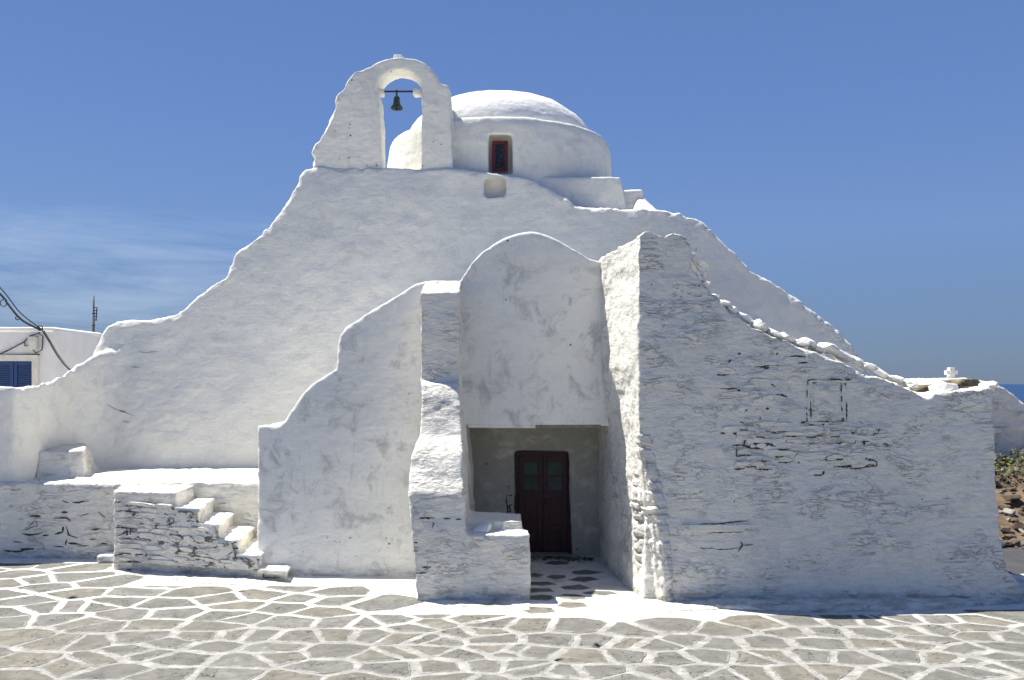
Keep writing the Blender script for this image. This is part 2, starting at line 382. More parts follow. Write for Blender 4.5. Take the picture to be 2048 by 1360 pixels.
# ------------------------------------------------------------------ ground, sea
def ground_h(x, y):
    h = 0.
    if y > 24: h -= min(9.5, (y - 24) * .28)
    if x > 16: h -= min(9.5, (x - 16) * .22)
    return h
gv = []; gf = []
xs = sorted(set([-70, -55, -40, -30, -24] + [round(-20 + .5 * i, 2) for i in range(73)] + [18, 20, 25, 30, 40, 60]))
ys = sorted(set([-40, -25, -15, -8] + [round(-4 + .5 * i, 2) for i in range(57)] + [26, 28, 32, 38, 45, 60]))
for y in ys:
    for x in xs:
        gv.append((x, y, ground_h(x, y)))
nx = len(xs)
for j in range(len(ys) - 1):
    for i in range(nx - 1): gf.append((j * nx + i, j * nx + i + 1, (j + 1) * nx + i + 1, (j + 1) * nx + i))
ground = mesh_obj('paved_square', gv, gf, M_GROUND, None, True, 'structure')
sv = [(0, 0, -9)]; sf = []
for k, r in enumerate((40, 120, 400, 1500, 6000, 25000, 70000)):
    for a in range(64): sv.append((r * math.cos(a * math.pi / 32), r * math.sin(a * math.pi / 32), -8 - (r / 1000) ** 2 * .00002))
for a in range(64): sf.append((0, 1 + a, 1 + (a + 1) % 64))
for k in range(6):
    for a in range(64):
        b = (a + 1) % 64; sf.append((1 + k * 64 + a, 1 + (k + 1) * 64 + a, 1 + (k + 1) * 64 + b, 1 + k * 64 + b))
mesh_obj('sea', sv, sf, M_SEA, None, True, 'structure')

# ------------------------------------------------------------------ the church
church = empty('church', (0, 16, 0), 'whitewashed chapel with rounded buttresses, bell gable and low dome filling the view', 'church')
TM = .19   # batter of the big wall
main_out = [(182, 1300), (182, 716), (192, 690), (212, 655), (228, 645), (262, 640), (300, 640), (330, 633), (358, 625), (374, 612), (392, 592), (420, 572), (432, 562), (452, 556), (458, 530), (468, 505),
            (500, 484), (520, 468), (545, 442), (572, 408), (590, 372), (602, 345), (625, 333), (760, 334), (900, 337), (955, 340), (990, 345), (1016, 345), (1040, 350), (1072, 360), (1100, 374), (1130, 394), (1150, 408), (1166, 414),
            (1240, 416), (1320, 417), (1360, 424), (1395, 436), (1425, 458), (1455, 488), (1480, 515), (1505, 540), (1545, 562), (1590, 592), (1625, 620), (1655, 642), (1680, 664), (1702, 688), (1718, 708), (1760, 800), (1800, 1300)]
def main_disp(co, nr):
    d = dsp(.035, .009, .004, .010, (2.6, 2.6, 7), mask=lambda c: sstep(-.1, .35, fbm(c, .7, 2, 3)) * sstep(5.2, 2.8, c[:, 2]) * sstep(-1.0, -4.0, c[:, 0]) + .0, seed=3)(co, nr)
    # ragged top edge
    return d + .022 * fbm(co, (6, 6, 6), 3, 77, .65) * (nr[:, 2] > .25)
niche = hexa([PX(968, 394, 17.9), PX(1012, 392, 17.9), PX(1010, 392, 19.0), PX(971, 394, 19.0),
              PX(970, 357, 17.9), PX(1009, 357, 17.9), PX(1009, 357, 19.0), PX(970, 357, 19.0)])
wing = prism([(-900, 1300), (-900, 770), (-400, 780), (-100, 776), (0, 775), (50, 772), (92, 764), (118, 752), (140, 737), (165, 722), (185, 712), (200, 712), (200, 1300)], 15.15, 16.2, .03)
# the low wall on the left turns back to meet the tall wall
for v in wing.verts:
    pass
def wingbody():
    ring = []
    pts = [(-1100, 15.0, 775, .02), (-300, 15.0, 778, .02), (-60, 15.02, 774, .03), (30, 15.25, 773, .05), (70, 15.65, 769, .08), (105, 16.2, 759, .12), (150, 16.75, 734, .15), (210, 17.12, 700, .18), (300, 17.36, 700, .19)]
    rings = []
    for p, y, tp, ln in pts:
        a = onplane(p, tp, y, ln); x = a.x; zt = a.z; dx = 0
        rings.append([Vector((x, y, -.3)), Vector((x, a.y, zt)), Vector((x - (.2 if p > 60 else 0), a.y + .75, zt)), Vector((x - (.2 if p > 60 else 0), y + 1.1, -.3))])
    return loft(rings)
wing.free()
mass('facade_wall', [prism(main_out, 17.22, 19.6, TM), wingbody()], M_MAIN, church, .042, 5, main_disp, cuts=[niche])

# body of the church behind the facade
body = [box_bm(bmesh.new(), -2.6, 2.2, 19.3, 25.0, -.2, 6.4), box_bm(bmesh.new(), 2.0, 4.2, 19.4, 24.0, -.2, 5.0), box_bm(bmesh.new(), -5.8, -2.2, 19.3, 24.2, -.2, 4.4)]
mass('nave', body, M_PL, church, .08, 4, dsp(.05, .02, 0, seed=9))
# terrace block right of the drum
def blk(px0, px1, pt0, pt1, pb, d0, d1, z0):
    a = PX(px0, pt0, d0); b = PX(px1, pt1, d0); c = PX(pb, 420, d0)
    return hexa([(a.x, d0, z0), (c.x, d0, z0), (c.x, d1, z0), (a.x, d1, z0), (a.x, d0 + .1, a.z), (b.x, d0 + .1, b.z), (b.x, d1, b.z), (a.x, d1, a.z)])
mass('roof_terrace', [blk(1005, 1243, 350, 351, 1264, 18.95, 23.5, 5.9)], M_PL, church, .04, 4, dsp(.02, .012, .006, seed=14))
mass('roof_buttress', [blk(1240, 1287, 378, 378, 1300, 19.6, 20.6, 5.9)], M_PL, church, .04, 4, dsp(.02, .01, .004, seed=15))
mass('roof_fillet', [hexa([PX(1262, 430, 19.3), PX(1325, 430, 19.3), PX(1318, 428, 20.3), PX(1262, 428, 20.3), PX(1275, 399, 19.6), PX(1288, 399, 19.6), PX(1288, 396, 20.3), PX(1275, 396, 20.3)])], M_CLEAN, church, .03, 4, dsp(.01, .008, .004, seed=16))

# drum and dome
DC = Vector((-.30, 21.6, 0)); DR = 2.71
def lathe_bm(c, prof, n=64):
    bm = bmesh.new(); rings = []
    for r, z in prof: rings.append([bm.verts.new((c.x + r * math.cos(2 * math.pi * i / n), c.y + r * math.sin(2 * math.pi * i / n), z)) for i in range(n)])
    for a, b in zip(rings, rings[1:]):
        for i in range(n): bm.faces.new((a[i], a[(i + 1) % n], b[(i + 1) % n], b[i]))
    bm.faces.new(rings[0][::-1]); bm.faces.new(rings[-1]); bmesh.ops.recalc_face_normals(bm, faces=bm.faces); return bm
wincut = hexa([PX(975, 349, 18.3), PX(1031, 349, 18.3), PX(1024, 348, 19.3), PX(978, 348, 19.3), PX(976, 264, 18.3), PX(1029, 264, 18.3), PX(1022, 272, 19.3), PX(979, 272, 19.3)])
mass('drum', [lathe_bm(DC, [(DR + .02, 6.3), (DR + .01, 7.5), (DR + .0, 8.2), (DR - .03, 8.50), (DR - .07, 8.64), (DR - .11, 8.68), (1.5, 8.72)])], M_PL, church, .035, 1, dsp(.03, .010, .003, seed=21), cuts=[wincut])
mass('dome', [lathe_bm(DC, [(2.0, 8.5)] + [(2.25 * math.cos(a), 8.70 + 1.19 * math.sin(a)) for a in [i * math.pi / 2 / 14 for i in range(14)]] + [(.05, 9.9)])], M_CLEAN, church, .04, 4, dsp(.02, .010, .004, seed=23))
# small red window in the drum
wx0, wx1, wz0, wz1 = PX(984, 342, 19.14).x, PX(1016, 342, 19.14).x, PX(984, 342, 19.14).z, PX(984, 282, 19.14).z
wb = bmesh.new(); fw = .07
box_bm(wb, wx0, wx0 + fw, 19.12, 19.20, wz0, wz1); box_bm(wb, wx1 - fw, wx1, 19.12, 19.20, wz0, wz1)
box_bm(wb, wx0 + fw, wx1 - fw, 19.123, 19.197, wz1 - fw, wz1); box_bm(wb, wx0 + fw, wx1 - fw, 19.123, 19.197, wz0, wz0 + .05)
wframe = bm_obj('window', wb, M_RED2, church); wframe['label'] = 'narrow dark red window in the drum'
box('pane', wx0 + fw, wx1 - fw, 19.165, 19.18, wz0 + .05, wz1 - fw, M_GLASS2, wframe)

# bell gable
gab_out = [(622, 345), (627, 318), (632, 290), (640, 276), (645, 268), (652, 256), (658, 240), (668, 222), (674, 208), (677, 190), (683, 184), (695, 172), (703, 158), (720, 143), (745, 128), (770, 118), (800, 114), (830, 117), (850, 126), (866, 140),
           (877, 155), (883, 168), (897, 169), (901, 180), (902, 240), (905, 300), (907, 345)]
gab = prism(gab_out, 18.70, 19.30, .0)
def arch_cut():
    pts = [PX(763, 338, 18.70), PX(761, 250, 18.70), PX(756, 190, 18.70), PX(750, 178, 18.70), PX(755, 163, 18.70), PX(766, 150, 18.70), PX(780, 142, 18.70), PX(797, 138, 18.70), PX(815, 141, 18.70), PX(829, 149, 18.70), PX(840, 162, 18.70), PX(842, 175, 18.70), PX(841, 338, 18.70)]
    bm = bmesh.new(); f = [bm.verts.new((p.x, 18.3, p.z)) for p in pts]; b = [bm.verts.new((p.x + .02, 19.8, p.z)) for p in pts]
    bm.faces.new(f); bm.faces.new(b[::-1]); n = len(f)
    for i in range(n): bm.faces.new((f[i], b[i], b[(i + 1) % n], f[(i + 1) % n]))
    bmesh.ops.recalc_face_normals(bm, faces=bm.faces); return bm
def gab_disp(co, nr):
    d = dsp(.012, .008, .004, .004, (3.5, 3.5, 8), mask=lambda c: sstep(-1.6, -2.6, c[:, 0]), seed=31)(co, nr)
    return d + .075 * vnoise(co * 5.5, 90) * sstep(-2.9, -3.3, co[:, 0] - (co[:, 2] - 7.3) * .33) * (nr[:, 0] < -.3)
sidefillet = hexa([PX(893, 345, 18.9), PX(927, 345, 19.15), PX(927, 345, 19.9), PX(893, 345, 19.9), PX(893, 190, 18.95), PX(902, 200, 19.05), PX(902, 200, 19.7), PX(893, 200, 19.7)])
mass('bell_gable', [gab, sidefillet], M_PL, church, .026, 3, gab_disp, cuts=[arch_cut()])
def small_lump(name, p, sx, sy, sz, mat, parent, seed, rot=0):
    bm = bmesh.new(); bmesh.ops.create_cube(bm, size=1); bmesh.ops.subdivide_edges(bm, edges=bm.edges, cuts=2, use_grid_fill=True)
    rg = random.Random(seed)
    for v in bm.verts:
        c = v.co.copy(); l = max(abs(c.x), abs(c.y), abs(c.z)); v.co = c * .72 + c.normalized() * l * .42 + Vector([rg.uniform(-.05, .05) for _ in range(3)])
        v.co = Vector((v.co.x * sx, v.co.y * sy, v.co.z * sz))
    bmesh.ops.transform(bm, matrix=Matrix.Translation(p) @ Matrix.Rotation(rot, 4, 'Y'), verts=bm.verts)
    return bm_obj(name, bm, mat, parent, True)
for px in (760, 835):
    p = PX(px, 186, 19.02); small_lump('bell_bracket', p, .17, .22, .12, M_CLEAN, church, px)
p = PX(797, 111, 19.0); small_lump('ridge_stone', p + Vector((0, 0, -.06)), .18, .2, .08, M_CLEAN, church, 5)

# bell: hangs in the gable, a thing of its own
bc = PX(793.5, 190, 19.0)
bell = empty('church_bell', (bc.x, bc.y, bc.z - .3), 'small green bronze bell hanging in the arch of the bell gable', 'bell')
prof = [(.0, .0), (.045, -.005), (.062, -.03), (.068, -.08), (.074, -.14), (.088, -.19), (.12, -.225), (.135, -.25), (.128, -.27), (.115, -.262), (.07, -.17), (.0, -.05)]
bm = bmesh.new(); n = 28; rings = []
for r, z in prof: rings.append([bm.verts.new((bc.x + max(r, .001) * math.cos(2 * math.pi * i / n), bc.y + max(r, .001) * math.sin(2 * math.pi * i / n), bc.z - .03 + z)) for i in range(n)])
for a, b in zip(rings, rings[1:]):
    for i in range(n): bm.faces.new((a[i], a[(i + 1) % n], b[(i + 1) % n], b[i]))
bm_obj('bell_body', bm, M_BRONZE, bell, True)
def tube(name, pts, r, mat, parent=None, n=8, smooth=True, kind=None, bm_in=None):
    bm = bm_in or bmesh.new(); pts = [Vector(p) for p in pts]; rings = []
    for i, p in enumerate(pts):
        t = (pts[min(i + 1, len(pts) - 1)] - pts[max(i - 1, 0)]).normalized(); u = t.orthogonal().normalized() if abs(t.z) > .9 else t.cross(Vector((0, 0, 1))).normalized(); v = t.cross(u)
        rr = r[i] if isinstance(r, (list, tuple)) else r
        rings.append([bm.verts.new(p + (u * math.cos(2 * math.pi * k / n) + v * math.sin(2 * math.pi * k / n)) * rr) for k in range(n)])
    for a, b in zip(rings, rings[1:]):
        for i in range(n): bm.faces.new((a[i], a[(i + 1) % n], b[(i + 1) % n], b[i]))
    bm.faces.new(rings[0][::-1]); bm.faces.new(rings[-1])
    if bm_in is not None: return bm
    return bm_obj(name, bm, mat, parent, smooth, kind)
tube('clapper', [bc + Vector((0, 0, -.2)), bc + Vector((0, 0, -.29)), bc + Vector((0, 0, -.31)), bc + Vector((0, 0, -.345))], [.012, .024, .022, .008], M_IRON, bell)
zb = PX(797, 183, 19.0).z
tube('hanger', [bc + Vector((0, 0, -.04)), (bc.x, bc.y, zb + .03)], .022, M_BRONZE, bell)
bar = bmesh.new(); tube('', [(PX(765, 183, 19.0).x, 19.0, zb), (PX(829, 183, 19.0).x, 19.0, zb)], .02, None, bm_in=bar)
for q in (766, 828): tube('', [(PX(q, 183, 19.0).x - .012, 19.0, zb), (PX(q, 183, 19.0).x + .012, 19.0, zb)], .034, None, bm_in=bar)
bm_obj('crossbar', bar, M_IRON, bell, True)

# ---- portal mass (vault above the porch), left stepped buttress, broken right wall
portal_out = [(905, 600), (915, 566), (927, 551), (942, 528), (962, 507), (985, 489), (1010, 475), (1035, 467), (1062, 464), (1090, 469), (1115, 479), (1140, 493), (1162, 507), (1180, 519), (1200, 523), (1260, 540), (1260, 852), (905, 852)]
mass('porch_vault', [prism(portal_out, 13.80, 17.8, .03)], M_STAIN, church, .032, 4, dsp(.02, .008, .003, seed=41))
dcut = hexa([PX(1028, 1125, 14.8), PX(1143, 1125, 14.8), PX(1144, 1120, 15.7), PX(1026, 1120, 15.7), PX(1030, 901, 14.8), PX(1137, 901, 14.8), PX(1138, 903, 15.7), PX(1029, 903, 15.7)])
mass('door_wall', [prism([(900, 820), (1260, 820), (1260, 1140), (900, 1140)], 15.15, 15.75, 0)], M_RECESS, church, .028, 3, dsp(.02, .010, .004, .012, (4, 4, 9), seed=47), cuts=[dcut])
# left stepped wall
left_out = [(515, 1250), (515, 965), (514, 852), (530, 850), (556, 851), (566, 845), (580, 825), (600, 795), (620, 772), (640, 757), (660, 745), (672, 738), (674, 715), (675, 690), (680, 672), (692, 655), (715, 640), (742, 622), (775, 602), (805, 584), (832, 568), (860, 560), (915, 560), (925, 1250)]
mass('side_buttress', [prism(left_out, 13.62, 18.0, .19)], M_STAIN, church, .030, 4, dsp(.022, .008, .003, .006, seed=51))
# central pier with its sloping lit face: side profile lofted in z
def pier():
    # z, front y, left px, right px
    st = [(-.2, 12.05, 834, 926), (.3, 12.08, 830, 928), (1.0, 12.12, 822, 930), (1.45, 12.2, 818, 928), (1.75, 12.40, 817, 926), (1.95, 12.52, 822, 925), (2.2, 12.78, 838, 924), (2.5, 12.95, 842, 922), (2.78, 13.06, 842, 921), (2.96, 13.18, 840, 921), (3.0, 13.36, 839, 921), (3.6, 13.38, 839, 921), (4.34, 13.42, 838, 920)]
    rings = []
    for z, y, a, b in st:
        xa = (a - CX) / F * y; xb = (b - CX) / F * y; rings.append([Vector((xa, y, z)), Vector((xb, y, z)), Vector((xb + .015, 14.9, z)), Vector((xa, 14.9, z))])
    z, y = 4.56, 14.0
    xa = (852 - CX) / F * y; xb = (922 - CX) / F * 13.7
    rings.append([Vector((xa, 13.75, z - .03)), Vector((xb, 13.95, z + .03)), Vector((xb + .01, 14.9, z + .05)), Vector((xa, 14.9, z + .05))])
    return loft(rings)
def rb(px0, px1, d, yb, z0, z1, t=0):
    a = (px0 - CX) / F * d; b = (px1 - CX) / F * d
    return hexa([(a, d, z0), (b, d, z0), (b, yb, z0), (a, yb, z0), (a, d + t, z1), (b, d + t, z1), (b, yb - t, z1), (a, yb - t, z1)])
mass('pier', [pier(), rb(900, 1059, 12.1, 12.62, -.2, .90, .02), rb(900, 1046, 12.5, 13.4, -.2, 1.03, .03)], M_ROUGH, church, .026, 4, dsp(.022, .014, .005, .012, (3, 3, 8), mask=lambda c: .5 * sstep(1.9, 1.2, c[:, 2]) * sstep(-.1, .4, fbm(c, 1.1, 2, 3)), seed=61))

# right wall: broken top, left face lit
right_front = [(1276, 505), (1277, 470), (1288, 458), (1305, 462), (1325, 470), (1345, 462), (1366, 464), (1378, 474), (1388, 492), (1386, 520), (1392, 545), (1405, 562), (1420, 578), (1436, 600), (1462, 622), (1500, 648), (1550, 674), (1600, 695), (1650, 714), (1700, 734), (1750, 752), (1800, 770), (1825, 785), (1845, 796), (1862, 796), (1870, 786),
               (1905, 783), (1950, 782), (1975, 778), (1983, 790), (1988, 850), (1992, 920), (1997, 1000), (2002, 1080), (2012, 1135), (2035, 1170), (2050, 1215), (1330, 1215), (1330, 1000), (1312, 955), (1292, 915), (1278, 880), (1276, 700)]
right_front = right_front[:-6] + [(2050, 1300), (1322, 1300), (1320, 1215), (1308, 1120), (1300, 1020), (1284, 930), (1276, 860), (1276, 700)]
TR = .085
rw = prism(right_front, 12.02, 13.3, TR)
def leftface():
    rings = []
    for z in (-.3, .3, 1.0, 1.5, 1.9, 2.4, 3.2, 4.2, 5.06):
        yf = 12.02 + TR * z
        def pxx(px, y): return (px - CX) / F * y
        low = float(sstep(2.2, .9, np.array(z)))
        xf = pxx(1277 + 14 * low, yf + .05)
        topz = min(z, 5.02)
        rings.append([Vector((xf + .0, yf + .02 + .10 * low, z)), Vector((xf + .42 * low + .35, yf + .02, z)), Vector((pxx(1290, 13.0) + .5, 13.0, z)), Vector((pxx(1420, 14.8), 14.8, z - (.1 if z > 5 else 0))), Vector((1.47, 15.6, z - (.1 if z > 5 else 0))), Vector((1.40 + .14 * float(sstep(2.7, 2.2, np.array(z))), 13.85, z - (.12 if z > 5 else 0)))])
    return loft(rings)
def quoinbase():
    # rough lit corner that spreads towards the foot
    rings = []
    for z, pl, pr, y in ((-.2, 1286, 1332, 11.93), (.35, 1270, 1331, 11.97), (.9, 1262, 1326, 12.02), (1.35, 1262, 1318, 12.08), (1.7, 1266, 1300, 12.13), (2.05, 1272, 1282, 12.2)):
        xl = (pl - CX) / F * (y + .55); xr = (pr - CX) / F * y
        rings.append([Vector((xl, y + .5, z)), Vector((xr - .02, y, z)), Vector((xr + .05, y + .02, z)), Vector((xr + .1, y + .9, z)), Vector((xl + .1, y + .95, z))])
    return loft(rings)
rtopx = []
def right_disp(co, nr):
    d = dsp(.03, .012, .005, .007, (2.6, 2.6, 9), mask=lambda c: sstep(-.1, .3, fbm(c, .75, 2, 8)), seed=71)(co, nr)
    lf = (nr[:, 0] < -.5) & (co[:, 0] < 2.6)
    d = d + np.where(lf, .008 * fbm(co, 9, 3, 73), 0)
    top = (nr[:, 2] > .3) | ((co[:, 0] > 2.0) & (nr[:, 0] > .4))
    return d + np.where(top, .034 * fbm(co, (4.5, 4.5, 6), 3, 75), 0)
mass('broken_wall', [rw, leftface(), quoinbase(), box_bm(bmesh.new(), 1.9, 2.35, 12.6, 15, 0, 4.75)], M_ROUGH, church, .026, 3, right_disp)
# return walls of the right wing so that it has a back
mass('wing_return', [box_bm(bmesh.new(), 6.0, 6.62, 12.7, 15.6, -.2, 2.7), box_bm(bmesh.new(), 2.2, 6.5, 15.2, 15.8, -.2, 2.3)], M_ROUGH, church, .05, 3, dsp(.03, .02, .01, .015, seed=79))

# ---- platform, its block, and the staircase
ZP = 1.27
def quad(px, d):
    return ((px - CX) / F * d, d)
plat = hexa([(*quad(-60, 15.05), -.2), (*quad(530, 14.78), -.2), ((530 - CX) / F * 14.78, 17.6, -.2), ((60 - CX) / F * 15, 17.6, -.2),
             (*quad(-20, 15.07), ZP), (*quad(530, 14.8), ZP + .04), ((530 - CX) / F * 14.8, 17.6, ZP + .04), ((60 - CX) / F * 15, 17.6, ZP)])
bench = hexa([PX(70, 968, 15.8), PX(172, 966, 16.0), PX(205, 955, 17.4), PX(60, 955, 17.2), PX(74, 904, 15.95), PX(168, 899, 16.15), PX(174, 886, 16.9), PX(92, 888, 16.8)])
bl = [quad(160, 15.05), quad(250, 15.0)]
mass('platform', [plat, bench], M_ROUGH, church, .035, 4, dsp(.02, .012, .005, .014, (2.6, 2.6, 7), seed=81))
steps = [(228, 14.05, 352, 13.85, 388, 1.255), (340, 13.87, 397, 13.74, 428, 1.02), (385, 13.77, 437, 13.62, 468, .79), (425, 13.65, 475, 13.52, 510, .575), (465, 13.55, 520, 13.40, 550, .36), (510, 13.42, 572, 13.22, 592, .16)]
def stepbm(pl, dl, pf, df, pb, z):
    fl = quad(pl, dl); fr = quad(pf, df); br = quad(pb, 14.85); bl_ = (fl[0] + .05, 14.95)
    if pl == 228: bl_ = (quad(245, 15.1)[0], 15.1)
    return hexa([(*fl, -.2), (*fr, -.2), (*br, -.2), (*bl_, -.2), (*fl, z), (*fr, z), (*br, z), (*bl_, z)])
mass('staircase', [stepbm(*s) for s in steps], M_ROUGH, church, .024, 2, dsp(.010, .008, .004, .01, seed=85))

# ------------------------------------------------------------------ single stones
def stone_mesh(seed, n=10, bev=.03, sq=4.5):
    """flat-faced irregular stone, unit size, front face towards -y"""
    rg = random.Random(seed); pts = []
    for k in range(n):
        a = 2 * math.pi * (k + rg.uniform(-.28, .28)) / n; c, s = math.cos(a), math.sin(a)
        r = .5 / (abs(c) ** sq + abs(s) ** sq) ** (1 / sq) * rg.uniform(.80, 1.06); pts.append((c * r, s * r))
    v = []; tilt = (rg.uniform(-.10, .10), rg.uniform(-.10, .02))
    for yy, sc_ in ((.5, .97), (-.28, 1.0), (-.46, 1 - bev), (-.5, 1 - bev * 2.4)):
        for x, z in pts: v.append((x * sc_, yy + (tilt[0] * x + tilt[1] * z if yy < 0 else 0) + rg.uniform(-.03, .03), z * sc_))
    f = [tuple(range(n))[::-1]]
    for r in range(3):
        for k in range(n): f.append((r * n + k, r * n + (k + 1) % n, (r + 1) * n + (k + 1) % n, (r + 1) * n + k))
    f.append(tuple(3 * n + k for k in range(n)))
    return v, f
def make_lib(mat, seeds, **kw):
    L = []
    for s in seeds:
        v, f = stone_mesh(s, **kw); me = bpy.data.meshes.new('stone'); me.from_pydata(v, [], f); me.materials.append(mat)
        bm = bmesh.new(); bm.from_mesh(me); bmesh.ops.recalc_face_normals(bm, faces=bm.faces); bm.to_mesh(me); bm.free()
        L.append(me)
    return L
LIB = make_lib(M_ROUGH, range(14)); LIBC = []
for sd_ in range(10):
    bm = bmesh.new(); bmesh.ops.create_icosphere(bm, subdivisions=2, radius=.5); a_ = np.array([tuple(v.co) for v in bm.verts])
    for v, d_ in zip(bm.verts, fbm(a_ + sd_ * 5.1, 2.6, 2, sd_)):
        c = v.co; l = max(abs(c.x), abs(c.y), abs(c.z)); v.co = (c * .5 + c * (.5 / l) * .5) * (1 + .30 * float(d_))
    me = bpy.data.meshes.new('stone'); bm.to_mesh(me); bm.free(); me.materials.append(M_CLEAN); LIBC.append(me)
rnd = random.Random(4)
def put(lib, loc, w, d, h, parent, name='stone', yaw=0, pitch=0, roll=0, idx=None):
    me = lib[rnd.randrange(len(lib)) if idx is None else idx % len(lib)]
    o = bpy.data.objects.new(name, me); o.location = loc; o.scale = (w, d, h); o.rotation_euler = (pitch, roll, yaw)
    return link(o, parent)

# stones of the stair side, coursed, following the stair outline
def stairline(px):
    for s in steps:
        if px <= s[2]: return s[5]
    return 0
sx0 = quad(232, 14.04)[0]; sx1 = quad(568, 13.24)[0]
z = .15
while z < 1.07:
    h = rnd.uniform(.055, .12); x = sx0 + rnd.uniform(0, .05)
    while x < sx1:
        w = rnd.uniform(.18, .60); cx = x + w / 2
        tt = (cx - sx0) / (sx1 - sx0); dfr = 14.05 + (13.23 - 14.05) * tt
        px = CX + F * (x + w) / dfr
        if z + h < stairline(px) - .01 and cx + w / 2 < sx1 and rnd.random() < .95:
            put(LIB, (cx, dfr + .080 - rnd.uniform(0, .022), z + h / 2 + rnd.uniform(-.012, .012)), w * 1.07, .16, h * 1.08, church, yaw=math.atan2(-.82, sx1 - sx0), roll=rnd.uniform(-.07, .07), pitch=rnd.uniform(-.05, .05))
        x += w
    z += h
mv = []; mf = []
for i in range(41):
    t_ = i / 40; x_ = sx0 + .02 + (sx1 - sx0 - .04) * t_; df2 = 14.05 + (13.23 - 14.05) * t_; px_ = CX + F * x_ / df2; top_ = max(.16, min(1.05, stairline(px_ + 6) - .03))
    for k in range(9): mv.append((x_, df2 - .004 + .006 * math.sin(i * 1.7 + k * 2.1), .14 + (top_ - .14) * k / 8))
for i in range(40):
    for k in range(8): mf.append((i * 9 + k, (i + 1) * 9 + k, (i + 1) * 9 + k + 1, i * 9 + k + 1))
mesh_obj('joint_lime_shadow', mv, mf, mat_joint(), church, True)  # lime sheet behind the stones; dark patches painted as shadow in the gaps
# slabs on the treads
for i, s in enumerate(steps[1:]):
    pl, dl, pf, df, pb, zt = s
    prev = steps[i][2]; prevb = steps[i][4]
    a = Vector((*quad(prev - 4, df + .05), 0)); b = Vector((*quad(pf + 1, df - .03), 0)); c = Vector((*quad(pb + 1, 14.82), 0)); d_ = Vector((*quad(prevb - 3, 14.8), 0))
    for t0, t1 in ((0, .45), (.47, 1.0)):
        q = [a.lerp(d_, t0), b.lerp(c, t0), b.lerp(c, t1), a.lerp(d_, t1)]
        lowz = zt + (.0 if t0 else -.012)
        bm = hexa([(p.x, p.y, lowz - .035) for p in q] + [(p.x, p.y, lowz + .022) for p in q])
        bmesh.ops.bevel(bm, geom=list(bm.edges), offset=.01, segments=2, affect='EDGES')
        bmesh.ops.subdivide_edges(bm, edges=[e for e in bm.edges if e.calc_length() > .15], cuts=3, use_grid_fill=True)
        for v in bm.verts:
            r_ = random.Random(int(v.co.x * 900) + i * 7); v.co += Vector((r_.uniform(-.018, .018), r_.uniform(-.018, .018), r_.uniform(-.006, .006)))
        bm_obj('tread_slab', bm, M_CLEAN, church)
# foot stone by the stair corner
p = onplane(208, 1112, 14.5); small_lump('foot_stone', (p.x, 14.75, .07), .32, .3, .13, M_CLEAN, church, 8)

# rough quoins at the lit foot of the broken wall
cv = lambda u, v: (780 + u * .3677, 740 + v * .3677)
QT = [(-.2, 1286, 1332, 11.93), (.35, 1270, 1331, 11.97), (.9, 1262, 1326, 12.02), (1.35, 1262, 1318, 12.08), (1.7, 1266, 1300, 12.13), (2.05, 1272, 1284, 12.2), (2.6, 1273, 1280, 12.24)]
def qab(z):
    for a_, b_ in zip(QT, QT[1:]):
        if z <= b_[0]:
            t_ = (z - a_[0]) / (b_[0] - a_[0]); pl, pr, y = [a_[k] + (b_[k] - a_[k]) * t_ for k in (1, 2, 3)]
            return Vector(((pl - CX) / F * (y + .55), y + .5, z)), Vector(((pr - CX) / F * y, y - .015, z))
z = .02
rq = random.Random(21)
while z < 2.1:
    h = rq.uniform(.10, .25); A0, B0 = qab(z); A1, B1 = qab(z + h)
    cuts_ = [0.0, 1.0] if rq.random() < .6 else [0.0, rq.uniform(.25, .75), 1.0]
    for t0, t1 in zip(cuts_, cuts_[1:]):
        d_ = (B0 - A0); nrm = Vector((d_.y, -d_.x, 0)).normalized(); po = rq.uniform(.012, .05); g0, g1 = t0 + .015, t1 - .015
        hz = rq.uniform(.006, .02)
        pts = []
        for P0, P1, zz in ((A0, B0, z + hz * .5), (A1, B1, z + h - hz * .5)):
            for tt, off in ((g0, po), (g1, po), (g1, -.16), (g0, -.16)):
                q = P0.lerp(P1, tt) + nrm * off; pts.append(Vector((q.x, q.y, zz)))
        bm = hexa([pts[0], pts[1], pts[2], pts[3], pts[4], pts[5], pts[6], pts[7]])
        bmesh.ops.bevel(bm, geom=list(bm.edges), offset=min(.022, h * .2), segments=2, affect='EDGES')
        bmesh.ops.subdivide_edges(bm, edges=[e for e in bm.edges if e.calc_length() > .05], cuts=4, use_grid_fill=True)
        for v in bm.verts:
            w_ = np.array([tuple(v.co)]); v.co += nrm * float(.020 * fbm(w_, 9, 4, 5, .7)[0]) + Vector((0, 0, float(.018 * fbm(w_, 5, 3, 9)[0])))
        bm_obj('quoin_stone', bm, M_ROUGH, church, True)
    z += h
